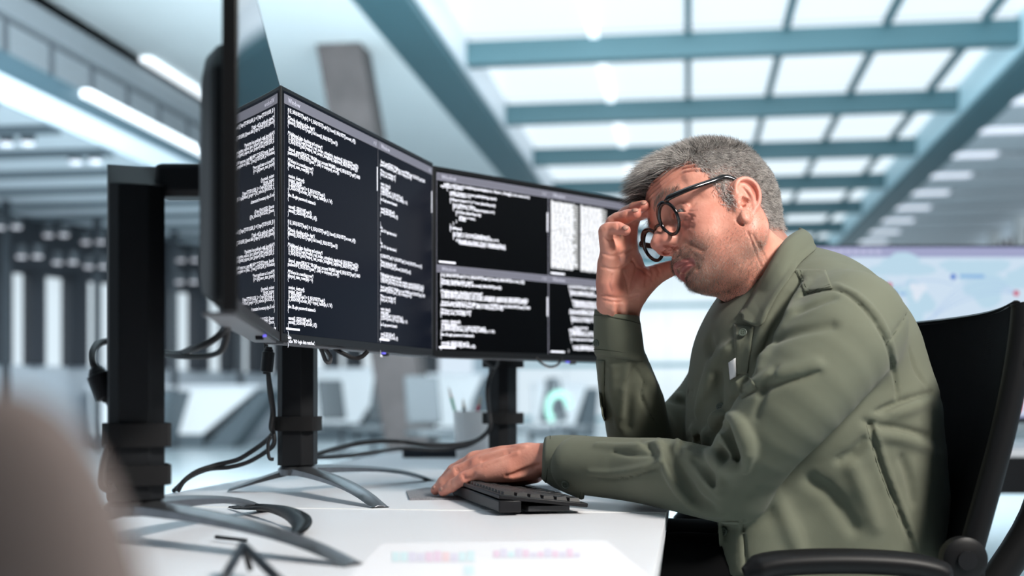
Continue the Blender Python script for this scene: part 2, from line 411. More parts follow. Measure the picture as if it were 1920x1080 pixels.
def monitor(px_left, z_left, ang_dir, label, style, swivel, hub):
    """screen's left edge (seen from its front) at image column px_left and depth z_left; ang_dir: direction of its right edge in the view frame"""
    dx, dz = ang_dir; n = math.hypot(dx,dz); dx /= n; dz /= n
    Lx = (px_left-960)/FPX*z_left
    mid = (Lx+dx*MW/2, z_left+dz*MW/2)
    rz = math.atan2(dz, dx)+YAW
    hubp = (mid[0]+hub[0]*dx-hub[1]*dz, mid[1]+hub[0]*dz+hub[1]*dx)
    base = cw(hubp[0], hubp[1], 0); base.z = DT
    T = thing('computer_monitor', base, label, 'monitor', None, rz)
    O = Vector((-hub[0], -hub[1], CAMZ+.0805-DT))           # screen bottom centre, local
    def part(mb, name, m, par=T, **k): return mb.build(name, m, par, local=True, **k)
    curve = style == 'left'
    Rc = 60.0
    def S(u, v, off=0.0):   # screen surface: u from the left edge, v from the bottom edge, off towards the viewer
        x = u-MW/2; y = 0.0
        if curve: y = -(x*x)/(2*Rc) + (MW/2)**2/(2*Rc) 
        return (O.x+x, O.y+y-off, O.z+v)
    # thin panel
    N = 24; pan = MB(); secs = []
    for i in range(N+1):
        u = MW*i/N
        a = S(u,0); b = S(u,MH)
        secs.append([(a[0],a[1],a[2]),(a[0],a[1]+.014,a[2]),(b[0],b[1]+.014,b[2]),(b[0],b[1],b[2])])
    pan.loft(secs); part(pan, 'panel', M_shell, bevel=.0012)
    # screen glass (slightly inset), face towards -y
    g = MB(); bz = .006 if style != 'right' else .008
    secs = []
    for i in range(N+1):
        u = bz+(MW-2*bz)*i/N; secs.append([S(u,.012,.0006), S(u,MH-bz,.0006)])
    g.loft(secs, closed=False); part(g, 'screen', M_screen if style=='left' else (M_screenb if style=='centre' else M_screenm), smooth=True)
    # housing bulge
    h = MB()
    def ring(ins, yo, top=.262):
        y = .014+yo; x0, x1 = -MW/2+ins, MW/2-ins; z0, z1 = .002+ins*.5, top+.0-ins*.35
        c = .03
        return [(O.x+x0,O.y+y,O.z+z0),(O.x+x1,O.y+y,O.z+z0),(O.x+x1,O.y+y,O.z+z1-c),(O.x+x1-c,O.y+y,O.z+z1),(O.x+x0+c,O.y+y,O.z+z1),(O.x+x0,O.y+y,O.z+z1-c)]
    h.loft([ring(.008,-.004),ring(.010,.008),ring(.03,.022),ring(.085,.031)]); part(h, 'housing', M_shell, bevel=.006, seg=3)
    part(MB().box((O.x,O.y+.019,O.z-.0012),(MW-.03,.030,.003)), 'bounce_plate', M_under)  # plate that paints the desk's bounce light onto the underside
    part(MB().box((O.x+.10,O.y+.012,O.z-.004),(.012,.010,.007)), 'button', M_black, bevel=.001)
    part(MB().box((O.x+.075,O.y+.004,O.z-.0035),(.010,.004,.003)), 'power_light', mat('violet_led', (.1,.1,.6), .3, emit=.6, ecol=(.2,.15,1)))
    # pole + arm
    hh = .30
    prof = [(-.033,-.012),(-.018,-.030),(.020,-.030),(.034,-.010),(.034,.020),(.022,.031),(-.022,.031),(-.033,.020)]
    Rs = Matrix.Rotation(swivel,3,'Z')
    pk_ = .84 if style == 'right' else 1.0
    pr = [tuple((Rs @ Vector((a*pk_,b*pk_,0)))[:2]) for a,b in prof]
    p = MB(); zt = .43
    p.v += [(a,b,.047) for a,b in pr]+[(a,b,zt-(.030 if a<-.0 and style=='left' else .0)) for a,b in pr]
    n = len(pr); p.f += [tuple(range(n))[::-1], tuple(range(n,2*n))]+[(i,(i+1)%n,(i+1)%n+n,i+n) for i in range(n)]
    part(p, 'pole', M_pole, bevel=.0015)
    a = MB(); a.box(((O.x)/2+.0,(O.y)/2-.004,.410),(.046,abs(O.y)-.035,.038),Matrix.Rotation(-math.atan2(O.x,-O.y) if True else 0,3,'Z')); part(a, 'arm', M_black, bevel=.008, seg=3)
    # base: hub and three arched legs
    hb = MB(); hb.lathe([(.0,.030),(.034,.030),(.034,.040),(.027,.048),(0,.048)],28); part(hb, 'hub', M_leg, smooth='auto')
    for ang, ln in ((-58,.345),(58,.36),(180,.115)):
        th = -PI/2+swivel+math.radians(ang)
        dv = Vector((math.cos(th),math.sin(th),0)); sv = Vector((-dv.y,dv.x,0))
        secs = []
        for i in range(15):
            t = i/14; r = .004+ln*t; top = .046-.030*t**1.7-.012*t**6; wv = .024-.010*t if ln>.2 else .022-.006*t; tk = .016-.010*t
            if ln<.2: top = .046-.040*t**1.1
            bot = max(top-tk, 0.0)
            if t > .93: bot = 0.0
            cc = dv*r
            bend = sv*(.0)
            secs.append([tuple(cc+sv*(-wv)+Vector((0,0,bot+.001))), tuple(cc+sv*(-wv*.9)+Vector((0,0,top-.004))), tuple(cc+sv*(-wv*.25)+Vector((0,0,top))),
                         tuple(cc+sv*(wv*.25)+Vector((0,0,top))), tuple(cc+sv*(wv*.9)+Vector((0,0,top-.004))), tuple(cc+sv*wv+Vector((0,0,bot+.001)))])
        part(MB().loft(secs), 'leg', M_leg, bevel=.0012)
    # picture on the screen
    def rect(u0,v0,u1,v1,off):
        q = MB(); k = max(1,int((u1-u0)/.03)); secs = [[S(u0+(u1-u0)*i/k,v0,off), S(u0+(u1-u0)*i/k,v1,off)] for i in range(k+1)]
        return q.loft(secs, closed=False)
    def win(name, u0,v0,u1,v1, bar=.0135):
        q = rect(u0,v1-bar,u1,v1,.0009); part(q, 'title_bar', M_bar)
        l = rect(u0,v1-bar-.0006,u1,v1-bar,.0010); l2 = rect(u0,v1-.0005,u1,v1,.0010); l.add(l2.v,l2.f)
        for z in (rect(u0,v0,u0+.0005,v1,.0010), rect(u1-.0006,v0,u1,v1,.0010)): l.add(z.v,z.f)
        part(l, 'window_outline', M_barline if style=='right' else mat('thin_line_glow',(.1,.1,.1),.5,emit=.10,ecol=(.8,.8,1.0)))
        b = rect(u0+.006,v0+.0035,u0+.048,v0+.0065,.0012); part(b, 'scroll_bar', M_code); part(rect(u1-.004,v1-.085,u1-.0015,v1-.045,.0012), 'scroll_bar', M_code)
        text_mesh('title_text', 'Window', .0105, M_codedim, T, lambda x,y: S(u0+.012+x, v1-bar+.003+y, .0012))
        text_mesh('title_text', '\u2261 X', .009, M_codedim, T, lambda x,y: S(u1-.018+x, v1-bar+.003+y, .0012), sx=.8)
    if style == 'centre':
        s1 = .565*MW
        win('a', .007,.014,s1,MH-.010); win('b', s1+.001,.014,MW-.007,MH-.010)
        body = (CODE*3)
        lines = body.split('\n')
        one = '\n'.join((CODE+CODE+TAIL).split('\n'))
        text_mesh('code_text', one, .0078, M_code, T, lambda x,y: S(.018+x, MH-.033+y, .0012), spacing=.705, sx=.88, bold=.00012, xlimit=s1-.03)
        two = '\n'.join((CODE.split('\n')[9:]+['}','else'," echo 'NO login data matches';",'}','','}','else'," echo 'NO login data matches';",'}','']+CODE.split('\n')+['','}','else']))
        text_mesh('code_text', two, .0078, M_code, T, lambda x,y: S(s1+.010+x, MH-.040+y, .0012), spacing=.677, sx=.73, bold=.00012, xlimit=MW-s1-.022)
    elif style == 'right':
        s1 = .52*MW; h1 = .485*MH
        win('a', .008,h1,s1,MH-.012); win('b', s1+.001,h1,MW-.008,MH-.012); win('c', .008,.012,s1,h1-.001); win('d', s1+.001,.012,MW-.008,h1-.001)
        text_mesh('code_text', CODE2, .0070, M_code, T, lambda x,y: S(.018+x, MH-.034+y, .0012), spacing=.655, sx=1.0, bold=.0002, xlimit=s1-.02)
        text_mesh('code_text', CODE, .0074, M_code, T, lambda x,y: S(.018+x, h1-.022+y, .0012), spacing=.70, sx=.90, bold=.0002, xlimit=s1-.03)
        code4 = '\n'.join(l.strip() and (' '*(3+k%9)+l[:40]) or '' for k,l in enumerate(CODE.split('\n')))
        text_mesh('code_text', code4, .0072, M_code, T, lambda x,y: S(s1+.055+x, h1-.022+y, .0012), spacing=.70, sx=.86, bold=.0002, xlimit=.2)
        for c0, cwid in ((s1+.008,.083),(s1+.098,.083)):
            rr = random.Random(3); ln = []
            for k in range(28):
                s_ = ''
                while len(s_) < 24: s_ += rr.choice(['dir ','10.3 ','Acc ','file ','0x4f ','msg ','null ','user ','port '])
                ln.append(s_[:24])
            text_mesh('code_text', '\n'.join(ln), .0092, mat('log_glow',(.5,.5,.5),.5,emit=.75,ecol=(.85,.87,.95)), T, lambda x,y: S(c0+x, MH-.036+y, .0012), spacing=.545, sx=.80, bold=.0004, xlimit=cwid)
            q = MB()
            for k in range(27):
                z = rect(c0, MH-.037-k*.00502, c0+cwid, MH-.037-k*.00502+.0036, .0008); q.add(z.v,z.f)
            part(q, 'log_rows', mat('log_row_glow',(.3,.3,.3),.5,emit=.30,ecol=(.85,.86,.9)))
    return T
mc = monitor(527, 1.732, (.296,.955), 'middle monitor of the three dark ones, showing two tall panes of code', 'centre', math.radians(15), (.045,.150))
mr = monitor(812, 2.33, (.72,.694), 'farthest of the three monitors, four panes of code, partly behind the raised hand', 'right', math.radians(8), (.026,.150))
# left monitor: right edge (far) at 527/1.732, its left edge is near the eye
ld = (-.122,.9925); lx = (527-960)/FPX*1.732; lx0 = lx-ld[0]*MW; lz0 = 1.729-ld[1]*MW
ml = monitor(960+lx0/lz0*FPX-2, lz0, ld, 'nearest monitor, seen edge-on from behind, glossy screen mirroring the code', 'left', math.radians(13), (-.02,.140))
# ================================================================= STRAPS, CABLES
def strap(mon, z, w, r=.042, label=''):
    t = thing('cable_strap', (mon.location.x,mon.location.y,DT+z), label, 'cable strap')
    sw = mon.rotation_euler.z+math.radians(14)
    m = MB(); secs = []
    for k in range(33):
        a = 2*PI*k/32; e = 4.5; ca, sa = math.cos(a), math.sin(a)
        rr = (abs(ca)**e+abs(sa)**e)**(-1/e)
        v = Matrix.Rotation(sw,3,'Z') @ Vector((ca*rr*.0375, sa*rr*.0345, 0))
        nn = v.normalized()
        c = Vector(mon.location)+v
        secs.append([tuple(Vector((c.x,c.y,DT+z-w/2))), tuple(Vector((c.x,c.y,DT+z+w/2))), tuple(Vector((c.x,c.y,DT+z+w/2))+nn*.003), tuple(Vector((c.x,c.y,DT+z-w/2))+nn*.003)])
    m.loft(secs, caps=False); m.build('band', M_velcro, t, bevel=.0005)
    return t
strap(mc, .118, .024, label='black hook-and-loop strap round the pole of the middle monitor')
strap(ml, .120, .026, label='black hook-and-loop strap round the nearest pole, upper of its two')
strap(ml, .075, .022, label='black hook-and-loop strap round the nearest pole, lower of its two')
strap(mr, .118, .024, label='black hook-and-loop strap round the farthest pole, lower of its two')
strap(mr, .240, .024, label='black hook-and-loop strap round the farthest pole, just under the screen')
def cable(pts, r, label, m=None, name='cable', cat='cable', ribs=False, z=None):
    q = [P(*p) for p in pts]; q = crom(q, 10)
    t = MB()
    rs = [r]*len(q)
    if ribs: q = crom(q, 3); rs = [r*(1.0 if k%2 else .86) for k in range(len(q))]
    t.tube(q, rs, 8)
    o = t.build(name, m or M_rubber, smooth=True)
    return tag(o, label, cat)
cable([(498,640,2.02),(500,662,2.03),(503,700,2.04),(509,740,2.05),(513,775,2.06),(511,800,2.07),(514,830,2.07),(500,846,2.09),(466,866,2.10),(430,876,2.10),(390,880,2.1),(355,895,2.08),(325,921,2.1)], .0042, 'braided black cable running from the middle pole down over the left desk edge', ribs=True)
cable([(503,700,2.02),(506,740,2.03),(511,770,2.05),(508,800,2.05),(511,812,2.07),(497,828,2.09),(474,845,2.10),(445,862,2.10),(405,872,2.1),(370,884,2.08),(345,902,2.06),(333,921,2.06)], .0042, 'smooth black cable running beside the braided one down the left desk edge')
cable([(508,818,2.0),(503,830,2.0),(503,850,2.0),(506,860,2.0),(513,861,2.0)], .0030, 'small black cable clip loop at the left of the middle pole', name='cable_clip', cat='cable clip')
def ferrite(a, b, r, label):
    A = P(*a); B = P(*b); q = [A+(B-A)*t for t in (0,.08,.1,.18,.2,.9,.92,1)]
    t = MB().tube(q, [r*.55,r*.6,r*.75,r*.75,r,r,r*.6,r*.5], 14); o = t.build('cable_adapter', M_black, smooth='auto', auto=30, bevel=.001); return tag(o, label, 'cable adapter')
ferrite((504,650,2.0),(499,702,2.0), .0100, 'ribbed black plastic lump on the cable left of the middle pole')
cable([(598,648,1.95),(604,660,1.95),(610,676,1.95),(617,680,1.95),(620,670,1.95),(612,658,1.95),(604,648,1.95)], .0032, 'short grey cable loop under the middle monitor', mat('grey_rubber',(.08,.08,.085),.45))
cable([(622,650,1.95),(640,661,1.95),(662,671,1.95),(678,669,1.95),(690,658,1.95)], .0038, 'black braided cable loop under the middle monitor', ribs=True)
cable([(1005,670,2.5),(1015,680,2.5),(1030,688,2.5),(1045,684,2.5),(1054,670,2.5)], .0024, 'thin black cable loop under the farthest monitor')
cable([(905,674,2.55),(915,683,2.55),(926,690,2.55),(932,684,2.55),(934,674,2.55)], .0026, 'thin grey cable end beside the top of the farthest pole', MATS['grey_rubber'])
cable([(926,690,2.57),(917,712,2.58),(914,740,2.58),(917,770,2.6),(919,800,2.6),(905,818,2.62),(884,829,2.65),(850,834,2.65),(800,834,2.65),(750,828,2.65),(700,828,2.6),(650,836,2.55),(600,850,2.45),(575,862,2.4)], .0050, 'thick black cable sweeping from the farthest pole past the cup to the middle pole')
cable([(919,806,2.66),(900,824,2.7),(870,838,2.75),(820,843,2.75),(770,841,2.72),(740,842,2.7),(700,848,2.6),(640,856,2.5),(590,858,2.42)], .0040, 'thinner dark cable lying below the thick one between the two far poles')
cable([(428,606,1.34),(420,622,1.36),(395,640,1.38),(360,655,1.42),(325,664,1.5),(270,652,1.52),(225,640,1.5),(190,642,1.46),(174,658,1.42),(174,680,1.4),(182,692,1.4)], .0042, 'dark cable from the nearest monitor looping behind its pole')
cable([(428,610,1.35),(424,640,1.37),(412,660,1.39),(380,668,1.42),(335,668,1.46),(300,664,1.5),(270,662,1.52)], .0034, 'thin dark cable hanging from the nearest monitor towards its pole')
ferrite((178,690,1.40),(204,752,1.40), .0130, 'dark plastic lump on the cable left of the nearest pole')
cable([(204,752,1.40),(214,775,1.40),(212,800,1.38),(205,830,1.36),(196,870,1.35),(194,905,1.34),(204,916,1.34),(216,912,1.34)], .0045, 'dark cable hanging down along the left of the nearest pole')
# ================================================================= KEYBOARD, MAT, CUP, SMALL THINGS
kb0 = np.array([-.018,1.678]); kl = np.array([-.075,.307]); kl /= np.linalg.norm(kl); ks = np.array([kl[1],-kl[0]])
KL, KS = .335, .128
kr = math.atan2(ks[1],ks[0])+YAW
kbase = cw(kb0[0]+ks[0]*KS/2+kl[0]*KL/2, kb0[1]+ks[1]*KS/2+kl[1]*KL/2, 0); kbase.z = DT+.0042
kt = thing('keyboard', kbase, 'black compact computer keyboard under the typing hand', 'keyboard', None, kr)
kt.rotation_euler = (0,0,kr)
def kp(mb, name, m, **k): return mb.build(name, m, kt, local=True, **k)
# local x: towards the sitter, y: length (away from eye)
TI = Matrix.Rotation(math.radians(6.5),3,'Y')
kp(MB().box((-KS/2+.016,0,.0085),(.032,KL,.017)), 'riser', M_black, bevel=.002)
kp(MB().box((0,0,.0150),(KS,KL,.006),TI), 'deck', M_black, bevel=.0015)
kp(MB().box((.010,0,.0040),(.060,KL-.02,.008)), 'tray', mat('dark_grey_tray',(.035,.037,.04),.4), bevel=.001)
M_key = mat('black_keycap', (.014,.014,.016), .5)
rows = [(-.048,16,.0),(-.029,14,.004),(-.010,14,.008),(.009,13,.010),(.028,12,.012),(.047,8,.0)]
for x, n, sh in rows:
    pit = (KL-.014)/n
    for i in range(n):
        y = -KL/2+.007+pit*(i+.5); zc = .0150+.0030-x*math.sin(math.radians(6.5))+.0018
        q = MB(); a, b = .0078, pit/2-.0012
        c = Vector((x,y,zc)); f = lambda s1,s2,z,s: tuple(c+Vector((s1*a*s,s2*b*s,z)))
        q.hexa([f(-1,-1,-.003,1),f(1,-1,-.003,1),f(1,1,-.003,1),f(-1,1,-.003,1)],[f(-1,-1,.003,.84),f(1,-1,.003,.84),f(1,1,.003,.84),f(-1,1,.003,.84)])
        kp(q, 'key', M_key)
M_mat = mat('grey_woven_cloth', (.33,.33,.35), .95, noise=(700,(.17,.17,.19),2), bump=(900,.9,'n'))
mp = [G(768,937,0),G(762,922,0),G(800,916,0),G(1040,911,0),G(1052,925,0),G(1010,934,0)]
m = MB(); n = len(mp); m.add([(p.x,p.y,DT) for p in mp]+[(p.x,p.y,DT+.003) for p in mp], [tuple(range(n))[::-1],tuple(range(n,2*n))]+[(i,(i+1)%n,(i+1)%n+n,i+n) for i in range(n)])
tag(m.build('desk_mat', M_mat), 'grey woven cloth mat on the white desk under the fingertips', 'mat')
c = P(886,858,3.28); c.z = DT
cup = thing('pen_cup', c, 'white tapered pen cup holding pencils on the far desk', 'cup')
MB().lathe([(0,0),(.042,0),(.043,.003),(.052,.126),(.0505,.127),(.0495,.126),(.041,.004),(0,.004)],40,c).build('cup_body', mat('white_ceramic',(.78,.76,.75),.4), cup, smooth='auto')
def pencil(a, b, r, col, label, dz=0):
    A = P(*a); B = P(*b); t = thing('pencil', A, label, 'pencil')
    MB().tube([A,A+(B-A)*.80],[r,r],8).build('shaft', mat('paint_'+label.split()[0],col,.4), t, smooth='auto')
    MB().tube([A+(B-A)*.80,A+(B-A)*.97],[r,r*.2],8).build('tip', mat('pencil_wood',(.55,.42,.30),.6), t, smooth='auto'); return t
pencil((872,846,3.27),(840,722,3.30), .0040, (.02,.42,.20), 'green pencil leaning left out of the white cup')
pencil((880,846,3.27),(902,738,3.30), .0045, (.60,.02,.06), 'red pencil standing at the right in the white cup')
pencil((876,846,3.30),(868,745,3.32), .0050, (.10,.13,.14), 'dark pencil standing in the middle of the white cup')
c = P(808,856,3.38); c.z = DT
bx = thing('hard_drive', c, 'flat black box lying on the far desk left of the pen cup', 'box')
MB().box((c.x,c.y,DT+.014),(.148,.10,.028),Matrix.Rotation(YAW,3,'Z')).build('case', mat('dark_blue_black',(.012,.016,.024),.45), bx, bevel=.003)
# printed sheet
def paper():
    a, b, c_, d_ = [G(*p) for p in ((716,1019),(1136,1013),(1330,1180),(560,1180))]
    t = thing('paper_sheet', ((a.x+b.x+c_.x+d_.x)/4,(a.y+b.y+c_.y+d_.y)/4,DT), 'white sheet with pale printed charts on the near desk', 'paper')
    MB().add([(p.x,p.y,DT+.0012) for p in (a,b,c_,d_)]+[(p.x,p.y,DT+.0002) for p in (a,b,c_,d_)],[(3,2,1,0),(4,5,6,7),(0,1,5,4),(1,2,6,5),(2,3,7,6),(3,0,4,7)]).build('sheet', mat('paper',(.84,.83,.87),.6), t)
    def bars(cols, x0, x1, ya, yb, name):
        n = len(cols)
        for k, (col, hgt) in enumerate(cols):
            xa = x0+(x1-x0)*k/n; xb = x0+(x1-x0)*(k+.86)/n
            q = [G(xa,yb),G(xb,yb),G(xb,yb-(yb-ya)*hgt),G(xa,yb-(yb-ya)*hgt)]
            MB().add([(p.x,p.y,DT+.0016) for p in q],[(0,1,2,3)]).build(name, mat('ink_%02d'%int(sum(col)*100),col,.6), t)
    cy = (.66,.80,.84); pk = (.80,.62,.75); lv=(.72,.68,.80); rd=(.84,.64,.68)
    bars([(cy,.9),(cy,.9),(lv,.9),(lv,.8),(pk,.9),(pk,1),(rd,.9),(lv,.8),(cy,.9),(cy,1)], 735, 892, 1034, 1054, 'chart_bar')
    bars([(pk,.7),(lv,.9),(cy,.6),(lv,.9),(pk,.8),(lv,.5),(pk,.6),(lv,.9),(pk,.7),(lv,.6),(pk,.9),(lv,.5)], 925, 1090, 1028, 1046, 'chart_bar')
    bars([(cy,.9)], 870, 892, 1060, 1080, 'chart_bar')
paper()
# black glossy band and other blurred small things
ou = crom([(428,951,1.79),(460,946,1.72),(500,945,1.64),(548,952,1.555),(583,970,1.49),(578,990,1.45),(552,1007,1.425)],6)
iu = crom([(430,954,1.79),(458,955,1.725),(497,958,1.65),(528,970,1.57),(545,984,1.50),(548,994,1.455),(547,1007,1.425)],6)
mb = MB(); secs = []
for a_,b_ in zip(ou,iu):
    A_ = P(*a_); B_ = P(*b_); A_.z = max(A_.z,DT+.0025); B_.z = max(B_.z,DT+.0025); M_ = (A_+B_)/2+Vector((.002,-.004,.001)); secs.append([tuple(A_),tuple(M_),tuple(B_)])
mb.loft(secs, closed=False)
tag(mb.build('headband', mat('glossy_black',(.003,.003,.004),.40,spec=.2), smooth=True, solid=.003), 'glossy black curved headband lying between the two stand feet', 'headband')
pn = MB().tube([G(405,1007,.004),G(462,1013,.004)],[.0024,.0018],8).build('pen', M_black, smooth=True); tag(pn, 'short black pen lying below the nearest silver stand foot', 'pen')
t = thing('phone_stand', G(470,1100,0), 'blurred black triangular wire stand at the bottom edge of the picture', 'stand')
A = G(455,1068,.03); A = P(455,1022,1.12); B1 = G(412,1100,.003); B2 = G(528,1092,.003); B3 = G(470,1070,.003)
for a_, b_ in ((A,B1),(A,B2),(B1,B2)): MB().tube([a_,b_],[.0042,.0042],8).build('bar', mat('dark_blue_black',(.01,.01,.01),.4), t, smooth=True)
MB().tube([A,B3],[.003,.003],8).build('prop', M_black, t, smooth=True)
# blurred taupe chair back in the near foreground
c = P(40,1000,.36)
t = thing('chair', Vector((c.x,c.y,0)), 'blurred taupe padded chair back close to the camera at the bottom left', 'chair')
M_taupe = mat('taupe_fabric', (.150,.120,.113), .95, noise=(14,(.14,.112,.106),2))
ctr = L(-40,960,.40)
m = MB(); q = []
secs = []
def se(n_, a_, b_, c3, e=3.2, nu=40, nv=20):
    vs = []; fs = []
    for j in range(nv+1):
        th = -PI/2+PI*j/nv
        for i in range(nu):
            ph = 2*PI*i/nu
            f = lambda v: math.copysign(abs(v)**(2/e), v)
            vs.append((a_*f(math.cos(th))*f(math.cos(ph)), b_*f(math.cos(th))*f(math.sin(ph)), c3*f(math.sin(th))))
    for j in range(nv):
        for i in range(nu): fs.append((j*nu+i,j*nu+(i+1)%nu,(j+1)*nu+(i+1)%nu,(j+1)*nu+i))
    return vs, fs
vs, fs = se(0,.055,.03,.19,2.6)
base = cw(-.150,.36,-.186)
R_ = Matrix.Rotation(YAW,3,'Z') @ Matrix.Rotation(math.radians(-2),3,'Y')
vs = [tuple(R_ @ Vector(v)+base) for v in vs]
m.add(vs, fs); m.build('backrest', M_taupe, t, smooth=True)
MB().tube([base-Vector((0,0,.15)), Vector((base.x,base.y,.42))],[.02,.02],10).build('back_support', M_black, t, smooth=True)
MB().box((base.x,base.y-.20,.43),(.42,.42,.07)).build('seat', M_taupe, t, bevel=.02, seg=3)
for sx in (-.17,.17):
    for sy in (-.39,-.05): MB().tube([(base.x+sx,base.y+sy,.40),(base.x+sx,base.y+sy,0)],[.014,.012],8).build('leg', M_black, t, smooth=True)
# ================================================================= SECOND DESK WITH CHART SCREEN (behind the sitter)
zs = 4.15
p0 = P(1452,459,zs); p1 = P(2010,459,zs)
cx, cy_ = (p0.x+p1.x)/2, (p0.y+p1.y)/2
W2 = (p1-p0).length; H2 = (793-459)/FPX*zs
t = thing('computer_monitor', (cx,cy_,DT), 'bright wide monitor with a map and coloured bars behind the sitter', 'monitor', None, YAW)
zb = CAMZ+(HORIZON-793)/FPX*zs-DT
def tp(mb,name,m,**k): return mb.build(name,m,t,local=True,**k)
tp(MB().box((0,.014,zb+H2/2),(W2,.028,H2)),'housing',M_shell,bevel=.003)
def scr(px,py,off=.001): return ((px-1452)/(2010-1452)*W2-W2/2, -off, zb+(793-py)/(793-459)*H2)
def srect(x0,y0,x1,y1,off,m,name):
    a,b = scr(x0,y0,off),scr(x1,y1,off); o = MB().add([(a[0],-off,b[2]),(b[0],-off,b[2]),(b[0],-off,a[2]),(a[0],-off,a[2])],[(0,1,2,3)]).build(name,m,t,local=True); return o
def em(n,c,e=1.0): return mat(n,(.02,.02,.025),.5,emit=e*.86,ecol=c,spec=.1)
srect(1456,463,2006,783,.0006,em('screen_lavender',(.36,.40,.66),.9),'screen')
srect(1456,466,2006,479,.0010,em('screen_toolbar',(.42,.44,.68),.9),'toolbar')
for k in range(9): srect(1530+k*14,468,1539+k*14,476,.0014,em('screen_tab',(.55,.56,.78),1),'toolbar_button')
srect(1470,482,1580,600,.0012,em('screen_card',(.72,.80,.95),1.0),'card')
srect(1592,482,2000,690,.0012,em('screen_map',(.66,.80,.94),1.0),'map_card')
srect(1592,700,2000,778,.0012,em('screen_card',(.72,.80,.95),1),'bar_card')
def blob(cx_,cy0,rx,ry,m,name,off,n=22,seed=0):
    r = random.Random(seed); vs=[]; 
    for k in range(n):
        a = 2*PI*k/n; f = 1+.25*math.sin(3*a+seed)+.15*r.uniform(-1,1); q = scr(cx_+rx*f*math.cos(a),cy0+ry*f*math.sin(a),off); vs.append(q)
    return MB().add(vs,[tuple(range(n))]).build(name,m,t,local=True)
land = em('screen_land',(.53,.74,.88),1.0)
for k,(a_,b_,rx,ry) in enumerate(((1690,500,55,20),(1650,540,40,16),(1720,570,26,40),(1830,505,60,20),(1850,545,40,28),(1930,520,40,30),(1960,600,30,22))): blob(a_,b_,rx,ry,land,'map_land',.0016,seed=k)
blob(1720,545,14,16,em('screen_pale',(.78,.86,.97),1),'map_ice',.0018,seed=9)
def arc(x0,y0,x1,y1,hgt,m):
    pts=[]; 
    for k in range(21):
        u=k/20; pts.append((x0+(x1-x0)*u, y0+(y1-y0)*u-hgt*4*u*(1-u)))
    secs=[[scr(a_,b_-.8,.0020),scr(a_,b_+.8,.0020)] for a_,b_ in pts]
    MB().loft(secs,closed=False).build('map_arc',m,t,local=True)
am = em('screen_arc',(.42,.60,.85),1)
for h_ in (30,45,60,18): arc(1730,600+h_*.4,1905,550,h_,am)
arc(1665,545,1790,535,14,am)
blue = em('screen_blue',(.02,.16,.62),1); red = em('screen_red',(.62,.03,.10),1)
for (a_,b_,m_) in ((1787,519,blue),(1905,550,red),(1676,551,blue),(1667,535,red)):
    q=[scr(a_+5.5*math.cos(PI*k/4),b_+5.5*math.sin(PI*k/4),.0024) for k in range(8)]; MB().add(q,[tuple(range(8))]).build('map_marker',m_,t,local=True)
srect(1799,515,1845,521,.0022,em('screen_bluetext',(.25,.48,.80),1),'map_caption'); srect(1686,549,1698,554,.0022,em('screen_bluetext',(.2,.4,.8),1),'map_caption')
for k in range(14):
    x = 1612+k*26; hh_ = 14+ (k*2.6)*((k%3)/3+.6)
    if k>=10: hh_ = 22+(k-10)*7
    srect(x,770-hh_,x+8,772,.0022,blue,'chart_bar'); srect(x+10,770-hh_*1.15,x+17,772,.0022,red,'chart_bar')
tp(MB().box((0,.05,zb/2+.06),(.09,.03,zb+.14)),'stand_neck',M_black,bevel=.004)
tp(MB().box((0,.03,.006),(.34,.24,.012)),'stand_foot',mat('silver_foot',(.5,.5,.5),.4,metal=.5),bevel=.003)
DD = -1.0
dk = thing('desk', (cx,cy_,0), 'white desk with a dark front panel behind the office chair', 'desk')
Ry = Matrix.Rotation(YAW,3,'Z')
def dl(x,y,z): return Ry@Vector((x,y,0))+Vector((cx,cy_,z))
MB().box(dl(.15,.18,.7265),(1.9,.9,.025),Ry).build('desktop',M_white,dk,bevel=.002)
MB().box(dl(.15,-.25,.655),(1.86,.04,.115),Ry).build('front_panel',M_black,dk)
for sx in (-.7,1.0):
    for sy in (-.2,.55): MB().box(dl(sx,sy,.357),(.06,.06,.714),Ry).build('leg',M_white,dk)
